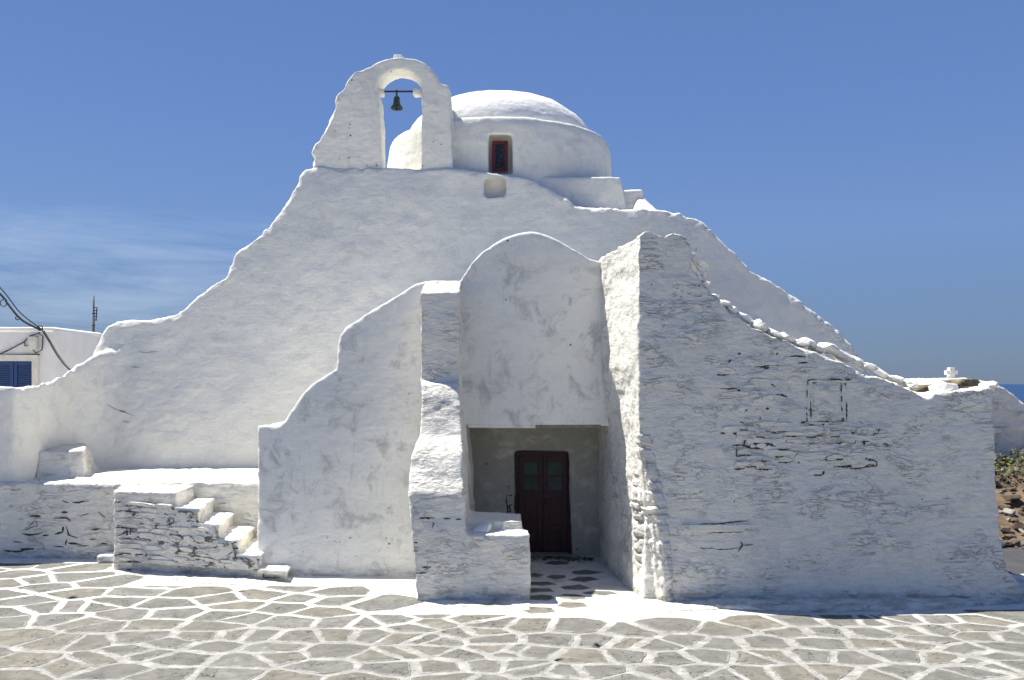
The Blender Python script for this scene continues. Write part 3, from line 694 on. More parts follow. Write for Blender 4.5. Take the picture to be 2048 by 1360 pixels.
# coping stones along the broken slope
cop = [(1440, 606, 22, 16), (1462, 618, 20, 20), (1487, 632, 30, 18), (1518, 650, 26, 24), (1545, 664, 26, 16), (1572, 672, 26, 16), (1596, 683, 24, 14), (1616, 682, 24, 16), (1632, 694, 22, 14), (1652, 692, 26, 22), (1680, 706, 32, 18), (1708, 716, 28, 16), (1734, 729, 26, 16), (1760, 741, 28, 14), (1787, 754, 26, 14), (1814, 764, 16, 16), (1845, 790, 20, 14), (1888, 776, 36, 34), (1925, 780, 30, 14), (1955, 776, 34, 16), (1976, 768, 20, 18),
       (1404, 562, 14, 10), (1428, 590, 14, 10)]
for k, (a, b, w, h) in enumerate(cop):
    dd = 12.58 if a > 1290 else 12.6 + (1290 - a) * .02
    p = PX(a, b, dd); s = dd / F
    put(LIBC, p + Vector((0, 0, -.03)), w * s * 1.3, .30 + .12 * rnd.random(), h * s * 1.0, church, 'coping_stone', yaw=rnd.uniform(-.4, .4), roll=(.5 if 1400 < a < 1840 else 0) * rnd.uniform(.3, 1.2), pitch=rnd.uniform(-.2, .2))
def slab(p, w, d, h, name='exposed_stone'):
    bm = box_bm(bmesh.new(), -w / 2, w / 2, 0, d, -h / 2, h / 2); bmesh.ops.subdivide_edges(bm, edges=bm.edges, cuts=3, use_grid_fill=True)
    for v in bm.verts: v.co += Vector((rnd.uniform(-.006, .006), rnd.uniform(-.004, .006), rnd.uniform(-.006, .006)))
    o = bm_obj(name, bm, M_ROUGH, None); o.location = p; o.parent = church; o.matrix_parent_inverse = Matrix.Translation(-Vector(church.location)); return o
# exposed stones in the broken wall (photo zoom 7: origin 1420,680 scale .2059)
cw = lambda u, v: (1420 + u * .2059, 680 + v * .2059)
for (u, v, w, h) in [(390, 985, 80, 80), (500, 1025, 100, 50), (410, 1030, 50, 36), (290, 960, 90, 70), (340, 1080, 160, 60), (860, 1145, 90, 80), (1000, 1150, 150, 70), (720, 1160, 150, 50), (1180, 1150, 110, 50), (1430, 1140, 110, 50), (1280, 1070, 180, 50), (1440, 1075, 90, 36), (1330, 1190, 560, 32), (1340, 980, 110, 50), (620, 1090, 140, 60), (470, 700, 80, 50), (400, 770, 130, 40), (600, 230, 150, 40), (520, 400, 130, 40), (1130, 600, 245, 330), (1120, 400, 300, 22), (960, 600, 22, 340), (1300, 600, 30, 330), (1120, 805, 330, 22)]:
    a, b = cw(u, v); hpt = raypx(a, b, ('broken_wall',))
    if not hpt: continue
    s = hpt[0].y / F * .2059; big = h > 300 or w > 290
    if big: slab(hpt[0] + Vector((0, -.010, 0)), w * s * .97, .1, h * s * .95); continue
    put(LIB, hpt[0] + Vector((0, .045, 0)), w * s * .97, .13, h * s * .95, church, 'exposed_stone', pitch=-.03, roll=0 if big else rnd.uniform(-.06, .06))
GL = []
for _ in range(150):
    u = rnd.uniform(120, 1560); v = rnd.uniform(180, 1290)
    if v < 500 and u > 880: continue
    if 900 < u < 1400 and 380 < v < 830: continue
    if rnd.random() > (1.0 if 850 < v < 1240 else .35): continue
    a, b = cw(u, v); hpt = raypx(a, b, ('broken_wall',))
    if not hpt: continue
    w_, h_ = rnd.uniform(.16, .36), rnd.uniform(.05, .10); uw = w_ * F / hpt[0].y / .2059; uh = h_ * F / hpt[0].y / .2059
    put(LIB, hpt[0] + Vector((0, rnd.uniform(.055, .068), 0)), w_, .16, h_, church, 'exposed_stone', pitch=-.06, roll=rnd.uniform(-.07, .07))
    if rnd.random() < (.75 if 850 < v < 1240 else .4):
        x0_ = u - uw * rnd.uniform(.1, .5); ln_ = uw * rnd.uniform(.3, .95); GL.append([(x0_, v + uh * .55), (x0_ + ln_ * .5, v + uh * .62), (x0_ + ln_, v + uh * .5)])
        if rnd.random() < .35: GL.append([(x0_ + ln_, v + uh * .5), (x0_ + ln_ + 8, v - uh * .3)])
# flat slab lower in the same wall
hpt = raypx(1432, 1056, ('broken_wall',)); slab(hpt[0] + Vector((0, -.03, 0)), .92, .1, .10)
# loose stone on the low parapet of the pier
hpt = raypx(963, 1064, ('pier',)); put(LIBC, (hpt[0].x, hpt[0].y + .05, hpt[0].z + .02), .26, .24, .13, church, 'parapet_stone', roll=-.35)

# open joints: thin dark gaps between the stones, traced where the lime has fallen out
def gaps(lines, conv, names, name='open_joint', wpx=3.0, mat=M_GAP, off=.003):
    v = []; f = []
    for ln in lines:
        w0 = wpx * rnd.uniform(.7, 1.2)
        pts = []
        for (a, b), (c, d) in zip(ln, ln[1:]):
            L_ = math.hypot(c - a, d - b); n = max(2, int(L_ / 14))
            pts += [(a + (c - a) * i / n + rnd.uniform(-2, 2), b + (d - b) * i / n + rnd.uniform(-2, 2)) for i in range(n)]
        pts.append(ln[-1])
        pr = []
        for i, (u, w) in enumerate(pts):
            x, y = conv(u, w); t = i / max(1, len(pts) - 1)
            a0 = conv(*pts[max(0, i - 1)]); a1 = conv(*pts[min(len(pts) - 1, i + 1)])
            dx, dy = a1[0] - a0[0], a1[1] - a0[1]; L_ = math.hypot(dx, dy) or 1; nx_, ny_ = -dy / L_, dx / L_
            hw = w0 * .5 * (.25 + math.sin(math.pi * min(max(t, .04), .96)) ** .6) * rnd.uniform(.35, 1.4)
            pr.append(((x + nx_ * hw, y + ny_ * hw), (x - nx_ * hw, y - ny_ * hw)))
        idx = []
        ok = True
        for A, B in pr:
            for q in (A, B):
                h = raypx(q[0], q[1], names)
                if not h: ok = False; break
                v.append(h[0] + h[1] * .004 + Vector((0, -off, 0)))
            if not ok: break
            idx.append(len(v) - 2)
        for i, j in zip(idx, idx[1:]): f.append((i, j, j + 1, i + 1))
    if f:
        o = mesh_obj(name, v, f, mat, church, False, 'stuff')
    return
L7 = [[(180, 215), (205, 190)], [(430, 262), (520, 262), (580, 242), (670, 246)], [(520, 268), (545, 275), (575, 262)], [(640, 145), (660, 128)], [(270, 135), (300, 132)], [(780, 165), (830, 155), (930, 165)], [(850, 225), (950, 218)], [(870, 192), (905, 192)],
      [(430, 375), (460, 395), (520, 405), (580, 420), (635, 455)], [(270, 480), (285, 500)], [(640, 530), (700, 535), (750, 552)], [(335, 700), (375, 652)], [(450, 690), (460, 670)], [(540, 668), (575, 668)], [(485, 740), (487, 775)], [(665, 765), (668, 780)], [(290, 795), (330, 808)],
      [(100, 905), (150, 905)], [(125, 885), (130, 905)], [(190, 890), (250, 910), (300, 918)], [(590, 893), (630, 900), (675, 912)], [(350, 935), (430, 945), (540, 945)], [(345, 940), (330, 1020)], [(435, 950), (435, 1000)], [(440, 998), (510, 1000), (600, 1008)], [(220, 1024), (310, 1020), (370, 1040), (440, 1005)], [(260, 1035), (255, 1130), (350, 1118), (450, 1128)], [(380, 1045), (440, 1050), (520, 1062)], [(555, 1010), (555, 1060)],
      [(820, 1050), (858, 1080)], [(720, 1100), (800, 1100)], [(960, 1100), (1000, 1098), (1008, 1078)], [(660, 1190), (740, 1188), (800, 1180)], [(910, 1165), (985, 1180)], [(850, 1188), (880, 1188)], [(1090, 1140), (1140, 1170)], [(1210, 1172), (1250, 1165)], [(1250, 1048), (1320, 1040), (1380, 1045)], [(1290, 998), (1340, 998)], [(1400, 1005), (1418, 970)], [(1495, 968), (1495, 1022)], [(1470, 1100), (1492, 1085)], [(1390, 1172), (1440, 1172), (1500, 1165), (1505, 1125)], [(1520, 1165), (1580, 1165), (1620, 1185), (1618, 1222), (1540, 1228)], [(1200, 1232), (1300, 1225), (1540, 1228)], [(1675, 1018), (1705, 1008), (1738, 1020), (1705, 1030)],
      [(942, 395), (985, 385), (1040, 390)], [(990, 418), (1035, 412)], [(1150, 388), (1210, 382), (1290, 392)], [(1310, 385), (1372, 386)], [(945, 400), (950, 440)], [(940, 480), (942, 560)], [(935, 650), (942, 800)], [(958, 440), (970, 560)], [(975, 600), (980, 765)], [(1272, 420), (1272, 515)], [(1278, 640), (1280, 705)], [(1275, 540), (1278, 600)], [(1310, 415), (1315, 460)], [(1325, 600), (1325, 780)], [(880, 805), (945, 795)], [(1000, 800), (1080, 795), (1150, 792)], [(950, 832), (1010, 828)], [(1085, 820), (1110, 820)], [(1150, 812), (1200, 812)], [(1240, 795), (1290, 785), (1290, 755)], [(1375, 900), (1400, 908)], [(1380, 942), (1405, 945)], [(1410, 895), (1425, 893)], [(1490, 905), (1505, 912)], [(1515, 925), (1520, 940)]]
gaps(GL, cw, ('broken_wall',), wpx=2.8)
gaps(L7, cw, ('broken_wall',), wpx=3.0)
c6 = lambda u, v: (1400 + u * .4117, 680 + v * .4117)
gaps([[(0, 893), (80, 893), (160, 885), (235, 880)], [(40, 938), (100, 934), (210, 932)], [(200, 980), (205, 1000), (185, 1030)], [(0, 1012), (100, 1018), (200, 1010)], [(200, 1000), (260, 992)], [(882, 740), (890, 742)], [(1075, 772), (1080, 776)], [(432, 1078), (438, 1082)], [(1130, 605), (1137, 607)], [(35, 805), (40, 808)], [(165, 783), (170, 786)], [(770, 1250), (900, 1262), (1100, 1250)], [(640, 1275), (760, 1270)]], c6, ('broken_wall',), wpx=2.2)
c8 = lambda u, v: (200 + u * .2051, 940 + v * .2051)
gaps([[(150, 310), (215, 310)], [(160, 400), (250, 398), (350, 405)], [(380, 400), (420, 405)], [(500, 530), (550, 520)], [(160, 558), (240, 558), (320, 572), (360, 570)], [(180, 635), (240, 615), (270, 590)], [(275, 575), (270, 640)], [(310, 575), (300, 640)], [(360, 650), (440, 655), (520, 652)], [(540, 560), (580, 595), (660, 590)], [(610, 650), (730, 655)], [(740, 520), (745, 640), (780, 670)], [(860, 520), (910, 550), (970, 550)], [(870, 500), (970, 495)], [(250, 710), (420, 725), (450, 712), (560, 722), (640, 728)], [(150, 830), (250, 810), (400, 820), (550, 805)], [(240, 895), (400, 890), (450, 850), (560, 845)], [(260, 966), (315, 968)], [(870, 915), (910, 930)], [(775, 930), (780, 950)], [(900, 775), (970, 765)], [(880, 680), (910, 670)], [(990, 665), (1060, 655)], [(1090, 660), (1170, 655)], [(1060, 550), (1150, 550)], [(1060, 608), (1155, 608)], [(1140, 705), (1260, 712), (1350, 700)], [(1260, 762), (1365, 762)], [(1275, 730), (1280, 840), (1400, 860), (1600, 878)], [(1140, 862), (1260, 850)], [(1600, 980), (1602, 1045), (1790, 1048)], [(1530, 968), (1610, 962)], [(790, 378), (880, 375), (970, 360)]], c8, ('staircase',), wpx=3.0, off=.028)
c1 = lambda u, v: (u * .456, 540 + v * .456)
gaps([[(130, 1080), (180, 1080)], [(155, 1090), (165, 1120), (110, 1140)], [(95, 1155), (150, 1162), (190, 1150)], [(350, 1080), (390, 1068)], [(290, 1120), (300, 1160), (340, 1175)], [(285, 1210), (295, 1180)], [(340, 1210), (390, 1208)], [(390, 1180), (420, 1180)], [(270, 1010), (300, 1020)], [(270, 1060), (300, 1062)], [(90, 1225), (150, 1222)], [(430, 1060), (460, 1085)], [(230, 1212), (280, 1215)], [(240, 1090), (290, 1085), (310, 1100)], [(280, 1125), (275, 1150), (240, 1160)], [(300, 1195), (360, 1205)], [(400, 1140), (440, 1135)], [(60, 1190), (100, 1195)], [(130, 1120), (150, 1100)], [(320, 1020), (390, 1015)], [(190, 1165), (215, 1162)], [(440, 1200), (470, 1202)], [(20, 1230), (70, 1235), (110, 1228)]], c1, ('platform', 'facade_wall'), wpx=3.0)
gaps([[(470, 590), (520, 615), (590, 640)], [(600, 355), (640, 362), (690, 358)], [(575, 425), (620, 430)], [(540, 660), (570, 668)]], c1, ('facade_wall',), wpx=1.6, mat=M_MORTAR)
c4 = cv
gaps([[(160, 805), (240, 806)], [(290, 808), (330, 808)], [(355, 812), (388, 812)], [(228, 828), (240, 835), (230, 855)], [(172, 1072), (225, 1072)], [(185, 1085), (215, 1080)], [(130, 938), (150, 938)], [(130, 985), (150, 985)], [(140, 1105), (200, 1103)]], c4, ('pier',), wpx=3)
# gaps beside the door, lintel splits
gaps([[(632, 632), (650, 632), (645, 655)], [(630, 680), (680, 684)], [(632, 690), (640, 760), (632, 800)], [(632, 735), (680, 735)], [(640, 770), (680, 772)], [(678, 690), (676, 760)], [(650, 735), (655, 770)], [(660, 780), (678, 815)], [(430, 470), (450, 480)], [(520, 515), (530, 505)], [(1010, 975), (1025, 975)]], c4, ('door_wall',), wpx=2.6)

# tiny holes scattered over the gable
gaps([[(600 + u * .3516, 90 + v * .3516), (600 + u * .3516 + 2.2, 90 + v * .3516 + .8)] for u, v in [(283, 452), (278, 470), (195, 488), (287, 512), (276, 642), (221, 648), (378, 682), (434, 684), (693, 686), (757, 548), (797, 568), (75, 680), (238, 292), (294, 196), (512, 152), (1124, 850)]], lambda a, b: (a, b), ('bell_gable', 'facade_wall'), wpx=2.4)
gaps([[(a, b), (a + rnd.uniform(1, 3), b + rnd.uniform(-1, 1.5))] for a, b in [(668, 1082), (672, 1085), (680, 1083), (770, 1076), (778, 1088), (784, 1080), (712, 1112), (776, 1015), (700, 1077), (736, 1048), (1294, 533), (1301, 570), (1355, 577), (1398, 572), (1361, 592), (1390, 500), (1383, 520), (1393, 550), (1284, 684), (817, 788), (610, 1055), (655, 1075), (1015, 480), (1010, 600), (1050, 640), (1140, 690)]], lambda a, b: (a, b), None, wpx=2.2)

# timber lintel over the porch
zl = PX(1060, 852, 13.83).z
for k, (a, b, zz, hh, ang) in enumerate([(936, 1075, 0, .045, .01), (1070, 1202, .0, .05, -.008), (1020, 1110, .055, .03, -.03), (1120, 1195, .07, .03, -.05)]):
    xa, xb = PX(a, 0, 13.83).x, PX(b, 0, 13.83).x
    bm = box_bm(bmesh.new(), -(xb - xa) / 2, (xb - xa) / 2, -.05, .3, -hh / 2, hh / 2, .008)
    o = bm_obj('lintel_board', bm, M_WOOD if k in (1,) else M_STAIN, None); o.location = ((xa + xb) / 2, 13.915, zl + zz - .01); o.rotation_euler = (0, ang, 0)
    o.parent = church; o.matrix_parent_inverse = Matrix.Translation(-Vector(church.location))

# door: frame and two leaves with glass and panels
dl, dr_, db, dt = PX(1031, 1112, 15.34).x, PX(1143, 1112, 15.34).x, 0.03, PX(1031, 903, 15.34).z
fb = bmesh.new(); yD = 15.32
box_bm(fb, dl - .05, dl + .05, yD, yD + .14, db, dt); box_bm(fb, dr_ - .07, dr_ + .04, yD, yD + .14, db, dt); box_bm(fb, dl + .05, dr_ - .07, yD + .003, yD + .137, dt - .07, dt + .03)
df_ = bm_obj('door_frame', fb, M_RED, church)
lw = (dr_ - .07 - dl - .05) / 2
for k in range(2):
    a = dl + .05 + k * lw + .003; b = a + lw - .006; t0 = dt - .075; lb = bmesh.new(); st = .085
    zs = [db, db + .16, db + .62, db + .70, db + 1.05, db + 1.13, t0 - .38, t0 - .30, t0 - .09, t0]
    box_bm(lb, a, a + st, yD + .04, yD + .085, db, t0, .004); box_bm(lb, b - st, b, yD + .04, yD + .085, db, t0, .004)
    zA = db + .14; zB = db + .40; zC = db + .98; gz0 = zC + .10; gz1 = t0 - .12; gm = (gz0 + gz1) / 2
    for z0, z1 in ((db, zA), (zB, zB + .07), (zC, gz0), (gm - .02, gm + .02), (gz1, t0)): box_bm(lb, a + st, b - st, yD + .042, yD + .083, z0, z1)
    leaf = bm_obj('door_leaf', lb, M_RED, church)
    for z0, z1 in ((zA, zB), (zB + .07, zC)):
        pb_ = box_bm(bmesh.new(), a + st, b - st, yD + .062, yD + .078, z0, z1); box_bm(pb_, a + st + .03, b - st - .03, yD + .05, yD + .064, z0 + .03, z1 - .03, .008); bm_obj('panel', pb_, M_RED, leaf)
    for z0, z1 in ((gz0, gm - .02), (gm + .02, gz1)): box('pane', a + st, b - st, yD + .062, yD + .068, z0, z1, M_GLASS, leaf)
    if k == 1: tube('handle', [(a + .04, yD + .04, db + .92), (a + .04, yD - .01, db + .92), (a + .04, yD - .01, db + .84)], .011, M_IRON, leaf)
box('threshold', dl - .1, dr_ + .1, 15.1, 15.5, -.05, .035, M_MORTAR, church, .012)

# litter blown against the door
lit = bmesh.new(); rl = random.Random(9)
for k in range(260):
    a = rl.uniform(0, 1); x = -.15 + 1.55 * a; y = 15.02 - abs(rl.gauss(0, .14)) - .05 * math.sin(a * 9); s = rl.uniform(.012, .04); ph = rl.uniform(0, 6)
    vs_ = [lit.verts.new((x + s * math.cos(ph + q), y + s * math.sin(ph + q), .012 + rl.uniform(0, .025))) for q in (0, 1.9, 3.2, 4.6)]; lit.faces.new(vs_)
o = bm_obj('leaf_litter', lit, M_LEAFLIT, None, False, 'stuff'); tag(o, 'dry leaves and litter blown against the foot of the red door', 'leaves')

# lime-washed kerb footing along the right wall and aprons at wall feet
def ribbon_prism(name, pts, mat, parent, z1=.05, z0=-.05, disp=None):
    bm = bmesh.new(); b0 = [bm.verts.new((x, y, z0)) for x, y in pts]; b1 = [bm.verts.new((x, y, z1)) for x, y in pts]
    bm.faces.new(b0[::-1]); bm.faces.new(b1); n = len(pts)
    for i in range(n): bm.faces.new((b0[i], b0[(i + 1) % n], b1[(i + 1) % n], b1[i]))
    bmesh.ops.recalc_face_normals(bm, faces=bm.faces); return bm
g = lambda px, py: (PX(px, py, F * EYE / (py - HY)).x, F * EYE / (py - HY))
for q_, fb_ in enumerate([ribbon_prism('', [g(1420, 1216), g(1520, 1222), g(1640, 1224), g(1760, 1222), g(1860, 1218), g(2060, 1206), g(2150, 1200), g(2140, 1150), g(1400, 1170)], None, None, .05),
                 ribbon_prism('', [g(820, 1192), g(900, 1212), g(1000, 1220), g(1062, 1222), g(1062, 1150), g(830, 1150)], None, None, .014),
                 ribbon_prism('', [g(222, 1140), g(262, 1156), g(400, 1168), g(560, 1174), g(600, 1150), g(610, 1100), g(230, 1110)], None, None, .018),
                 ribbon_prism('', [g(1286, 1214), g(1330, 1224), g(1440, 1220), g(1440, 1150), g(1290, 1150)], None, None, .022)]):
    mass('footing', [fb_], M_ROUGH, church, .03, 4, dsp(.012, .01, .006, seed=95 + q_))

# ------------------------------------------------------------------ paving stones
seeds = []
A = [(90, 100), (225, 100), (315, 110), (50, 138), (150, 160), (270, 152), (400, 172), (20, 172), (190, 190), (310, 212), (550, 205), (780, 210), (880, 235), (1050, 222), (1190, 235), (1335, 207), (1300, 172), (1200, 192), (1340, 245), (1490, 258),
     (100, 245), (450, 250), (670, 255), (965, 262), (1130, 270), (1290, 288), (1740, 295), (640, 178), (170, 270), (300, 265), (500, 300), (690, 295), (900, 305), (1160, 328), (1380, 328), (1560, 320), (1730, 335), (30, 330), (220, 320), (400, 345), (600, 340), (850, 345), (1650, 352), (1960, 395),
     (60, 385), (270, 405), (560, 385), (800, 388), (1010, 385), (1190, 390), (1360, 380), (1480, 380), (1620, 390), (1750, 405), (1860, 375), (530, 450), (700, 412), (850, 422), (1100, 430), (1330, 445), (1600, 455), (1700, 440), (1860, 460), (1970, 440),
     (100, 490), (270, 500), (480, 520), (700, 475), (1000, 480), (1290, 510), (1560, 510), (1760, 505), (1950, 500), (30, 540), (900, 545), (1160, 555), (1420, 560), (1820, 560), (640, 545), (1960, 335), (1880, 315), (20, 290), (380, 262)]
B = [(1000, 335), (1150, 325), (1330, 325), (1450, 328), (1560, 318), (70, 345), (240, 350), (480, 370), (640, 350), (830, 365), (1130, 370), (1240, 370), (1440, 372), (1570, 362), (1690, 358), (1860, 320), (1830, 350), (1980, 300), (1720, 320),
     (160, 395), (350, 400), (560, 420), (700, 400), (830, 412), (1005, 410), (1230, 410), (1450, 415), (1620, 415), (1990, 390), (1880, 385), (1980, 430), (60, 450), (300, 470), (460, 465), (640, 475), (780, 465), (980, 475), (1210, 465), (1360, 475), (1540, 460), (1820, 440), (1740, 475), (1930, 465),
     (80, 520), (200, 530), (350, 525), (590, 530), (760, 525), (960, 530), (1110, 530), (1290, 525), (1450, 545), (1570, 530), (1860, 520), (2010, 500), (20, 500), (1700, 550), (160, 560), (480, 560)]
C4 = [(915, 1050), (905, 1125), (1070, 1100), (820, 1162), (1020, 1185), (800, 1198), (825, 1237), (985, 1235), (1140, 1215), (1000, 1275), (810, 1305), (1060, 1140), (780, 1118)]
inner = []
for u, v in A: seeds.append(g(u / 2, 1080 + v / 2))
for u, v in B: seeds.append(g(1024 + u / 2, 1080 + v / 2))
for u, v in C4: inner.append(g(*cv(u, v)))
rs = random.Random(12)
for q in list(seeds):
    if rs.random() < .22 and q[1] < 11.3:
        k_ = 1 if rs.random() < .5 else -1
        seeds.append((q[0] + rs.uniform(.12, .26) * k_, q[1] + rs.uniform(-.16, .16)))
def frontline(x):      # nothing is paved nearer the church than this
    if x < -5.4: return 14.6
    if x < -1.6: return 12.95
    if x < 6: return 11.35
    return 11.6
fill = []
tries = 0
while tries < 9000:
    tries += 1; x = rs.uniform(-11, 11); y = rs.uniform(5.0, 14.5)
    if y > frontline(x) - .3: continue
    px = CX + F * x / y; py = HY + F * EYE / y
    if 0 <= px <= 2048 and py < 1345: continue
    ok = all((x - a) ** 2 + (y - b) ** 2 > .56 ** 2 for a, b in seeds + fill)
    if ok: fill.append((x, y))
allseeds = seeds + inner + fill
def clip(poly, nx_, ny_, c):
    out_ = []
    for i in range(len(poly)):
        a = poly[i]; b = poly[(i + 1) % len(poly)]; da = nx_ * a[0] + ny_ * a[1] - c; db_ = nx_ * b[0] + ny_ * b[1] - c
        if da <= 0: out_.append(a)
        if (da < 0) != (db_ < 0) and da != db_:
            t = da / (da - db_); out_.append((a[0] + (b[0] - a[0]) * t, a[1] + (b[1] - a[1]) * t))
    return out_
def stone_poly(i):
    sx_, sy_ = allseeds[i]; isin = len(seeds) <= i < len(seeds) + len(inner)
    r = .23 if isin else .46
    AN = 1.3; r = r if (isin or sy_ > frontline(sx_) - .9) else .62
    if isin:
        rp = random.Random(i); nq = 5; a0_ = rp.uniform(0, 6)
        poly = [(sx_ + .27 * rp.uniform(.75, 1.1) * math.cos(a0_ + 2 * math.pi * (k + rp.uniform(-.2, .2)) / nq), sy_ + .20 * rp.uniform(.75, 1.1) * math.sin(a0_ + 2 * math.pi * (k + rp.uniform(-.2, .2)) / nq)) for k in range(nq)]
    else: poly = [(sx_ + r * 1.15 * math.cos(2 * math.pi * k / 12 + .2), sy_ + r * math.sin(2 * math.pi * k / 12 + .2)) for k in range(12)]
    for j, (a, b) in enumerate(allseeds):
        if j == i: continue
        dx, dy = a - sx_, b - sy_; L_ = math.hypot(dx, dy)
        if L_ > 1.8 or L_ < 1e-6: continue
        mx, my = (a + sx_) / 2, (b + sy_) / 2; gx, gy = dx, dy * AN * AN; gl = math.hypot(gx, gy); gx /= gl; gy /= gl
        gap = .018 + .036 * random.Random(i * 31 + j * 31).random()
        if isin: gap = .045
        poly = clip(poly, gx, gy, gx * mx + gy * my - gap)
        if len(poly) < 3: return None
    fl = frontline(sx_) - .02
    if not isin: poly = clip(poly, 0, 1, fl)
    return poly if len(poly) >= 3 else None
def paver_geo(i, z=.006):
    poly = stone_poly(i)
    if not poly: return None
    rg = random.Random(i * 7 + 1); pts = []; c = (sum(p[0] for p in poly) / len(poly), sum(p[1] for p in poly) / len(poly))
    for a, b in zip(poly, poly[1:] + poly[:1]):
        L_ = math.hypot(b[0] - a[0], b[1] - a[1])
        if L_ < .035: pts.append(a); continue
        n = max(1, int(L_ / .11))
        for k in range(n):
            t = k / n; j = .016 if k else .006; pts.append((a[0] + (b[0] - a[0]) * t + rg.uniform(-j, j), a[1] + (b[1] - a[1]) * t + rg.uniform(-j, j)))
    n = len(pts)
    if n < 4: return None
    mr = min(math.hypot(p[0] - c[0], p[1] - c[1]) for p in pts)
    if mr < .035: return None
    top = z - .004 + rg.uniform(0, .007); tx, ty = rg.uniform(-.006, .006), rg.uniform(-.006, .006); v = []; ed = []
    for ins, zz, e in ((0, -.03, 1), (0.0, -.001, 1), (.014, top, .9), (.05, top + .002, .25), (.11, top + .002, 0)):
        for x, y in pts:
            dx, dy = c[0] - x, c[1] - y; L_ = math.hypot(dx, dy) or 1; q = min(ins, L_ * .6)
            X, Y = x + dx / L_ * q, y + dy / L_ * q
            v.append((X, Y, zz + (X - c[0]) * tx + (Y - c[1]) * ty)); ed.append(e)
    v.append((c[0], c[1], top + .002)); ed.append(0)
    f = []
    for r in range(4):
        for k in range(n): f.append((r * n + k, r * n + (k + 1) % n, (r + 1) * n + (k + 1) % n, (r + 1) * n + k))
    for k in range(n): f.append((4 * n + k, 4 * n + (k + 1) % n, 5 * n))
    return v, f, ed
def mk_paver(name, v, f, ed, mat, kind=None):
    o = mesh_obj(name, v, f, mat, ground, True, kind)
    at = o.data.attributes.new('edge', 'FLOAT', 'POINT'); at.data.foreach_set('value', ed); return o
vis = list(range(len(seeds) + len(inner)))
rest = sorted(range(len(seeds) + len(inner), len(allseeds)), key=lambda i: (allseeds[i][0] ** 2 * .5 + (allseeds[i][1] - 9) ** 2))
nsingle = 0; RV = []; RF = []; RE = []
for i in vis + rest:
    gg = paver_geo(i)
    if not gg: continue
    if nsingle < 290:
        mk_paver('paving_stone', *gg, PAV[random.Random(i).randrange(3)]); nsingle += 1
    else:
        b0 = len(RV); RV += gg[0]; RF += [tuple(q + b0 for q in ff) for ff in gg[1]]; RE += gg[2]
if RV: mk_paver('paving_stones', RV, RF, RE, PAV[0], 'stuff')

# ------------------------------------------------------------------ right background: rubble slope, plants, small chapel with cross
def lump_ground():
    v = []; f = []; nx_, ny_ = 60, 50
    for j in range(ny_):
        for i in range(nx_):
            x = 7.6 + 9.4 * i / (nx_ - 1); y = 15.0 + 7.5 * j / (ny_ - 1)
            v.append((x, y, 0))
    a = np.array(v, float)
    h = 1.25 * sstep(15.2, 19.6, a[:, 1]) * sstep(7.6, 8.6, a[:, 0]) * sstep(17, 15, a[:, 0]) + .10 * fbm(a, 1.8, 4, 5) - .10
    a[:, 2] = h
    for j in range(ny_ - 1):
        for i in range(nx_ - 1): f.append((j * nx_ + i, j * nx_ + i + 1, (j + 1) * nx_ + i + 1, (j + 1) * nx_ + i))
    return a, f
lv, lf = lump_ground()
mesh_obj('earth_bank', lv, lf, M_SOIL, None, True, 'structure')
lbvh = BVHTree.FromPolygons([tuple(p) for p in lv], lf)
RL = make_lib(M_ROCK, range(40, 48), n=7, bev=.2, sq=2.4); RL2 = make_lib(M_ROCK2, range(50, 54), n=7, bev=.2, sq=2.4)
rk = random.Random(3); k = 0; cnt = 0
rocks = []
for _ in range(900):
    x = rk.uniform(8.6, 11.4); y = rk.uniform(15.3, 19.3)
    h = lbvh.ray_cast(Vector((x, y, 5)), Vector((0, 0, -1)))
    if not h[0]: continue
    s = rk.uniform(.05, .13) if rk.random() < .75 else rk.uniform(.13, .28)
    if any((x - a) ** 2 + (y - b) ** 2 < ((s + c) * .36) ** 2 for a, b, c in rocks): continue
    rocks.append((x, y, s)); 
    rocks[-1] = (x, y, s)
    if cnt >= 240: break
    cnt += 1
    px = CX + F * x / y; pale = rk.random() < .22
    me = (RL2 if pale else RL)[rk.randrange(4 if pale else 8)]
    o = bpy.data.objects.new('rubble_rock', me); COL.objects.link(o); o.location = (x, y, h[0].z + s * .22); o.scale = (s * rk.uniform(.9, 1.6), s * rk.uniform(.8, 1.2), s * rk.uniform(.5, .9)); o.rotation_euler = (rk.uniform(-.5, .5), rk.uniform(-.5, .5), rk.uniform(0, 6.28))
    tag(o, 'pale chunk of rubble lying on the bank beyond the right end of the wall' if pale else 'brown chunk of rubble lying on the bank beyond the right end of the wall', 'rock', 'pale rubble on the bank' if pale else 'brown rubble on the bank')
pl = bmesh.new(); fl_ = bmesh.new()
for _ in range(2600):
    x = rk.uniform(8.9, 12.5); y = rk.uniform(18.3, 20.0)
    h = lbvh.ray_cast(Vector((x, y, 5)), Vector((0, 0, -1)))
    if not h[0]: continue
    hh = rk.uniform(.03, .28); s = rk.uniform(.02, .05); c = Vector((x, y, h[0].z + hh)); a = Vector([rk.uniform(-1, 1) for _ in range(3)]).normalized(); b = a.orthogonal().normalized()
    pl.faces.new([pl.verts.new(c + a * s), pl.verts.new(c + b * s * .5), pl.verts.new(c - a * s), pl.verts.new(c - b * s * .5)])
    if _ % 26 == 0:
        c = Vector((x, y, h[0].z + .3)); 
        for q in range(5):
            t = q * 1.257; d_ = Vector((math.cos(t), math.sin(t), .4)) * .035
            fl_.faces.new([fl_.verts.new(c), fl_.verts.new(c + d_ + Vector((.01, 0, 0))), fl_.verts.new(c + d_ * 1.3), fl_.verts.new(c + d_ - Vector((.01, 0, 0)))])
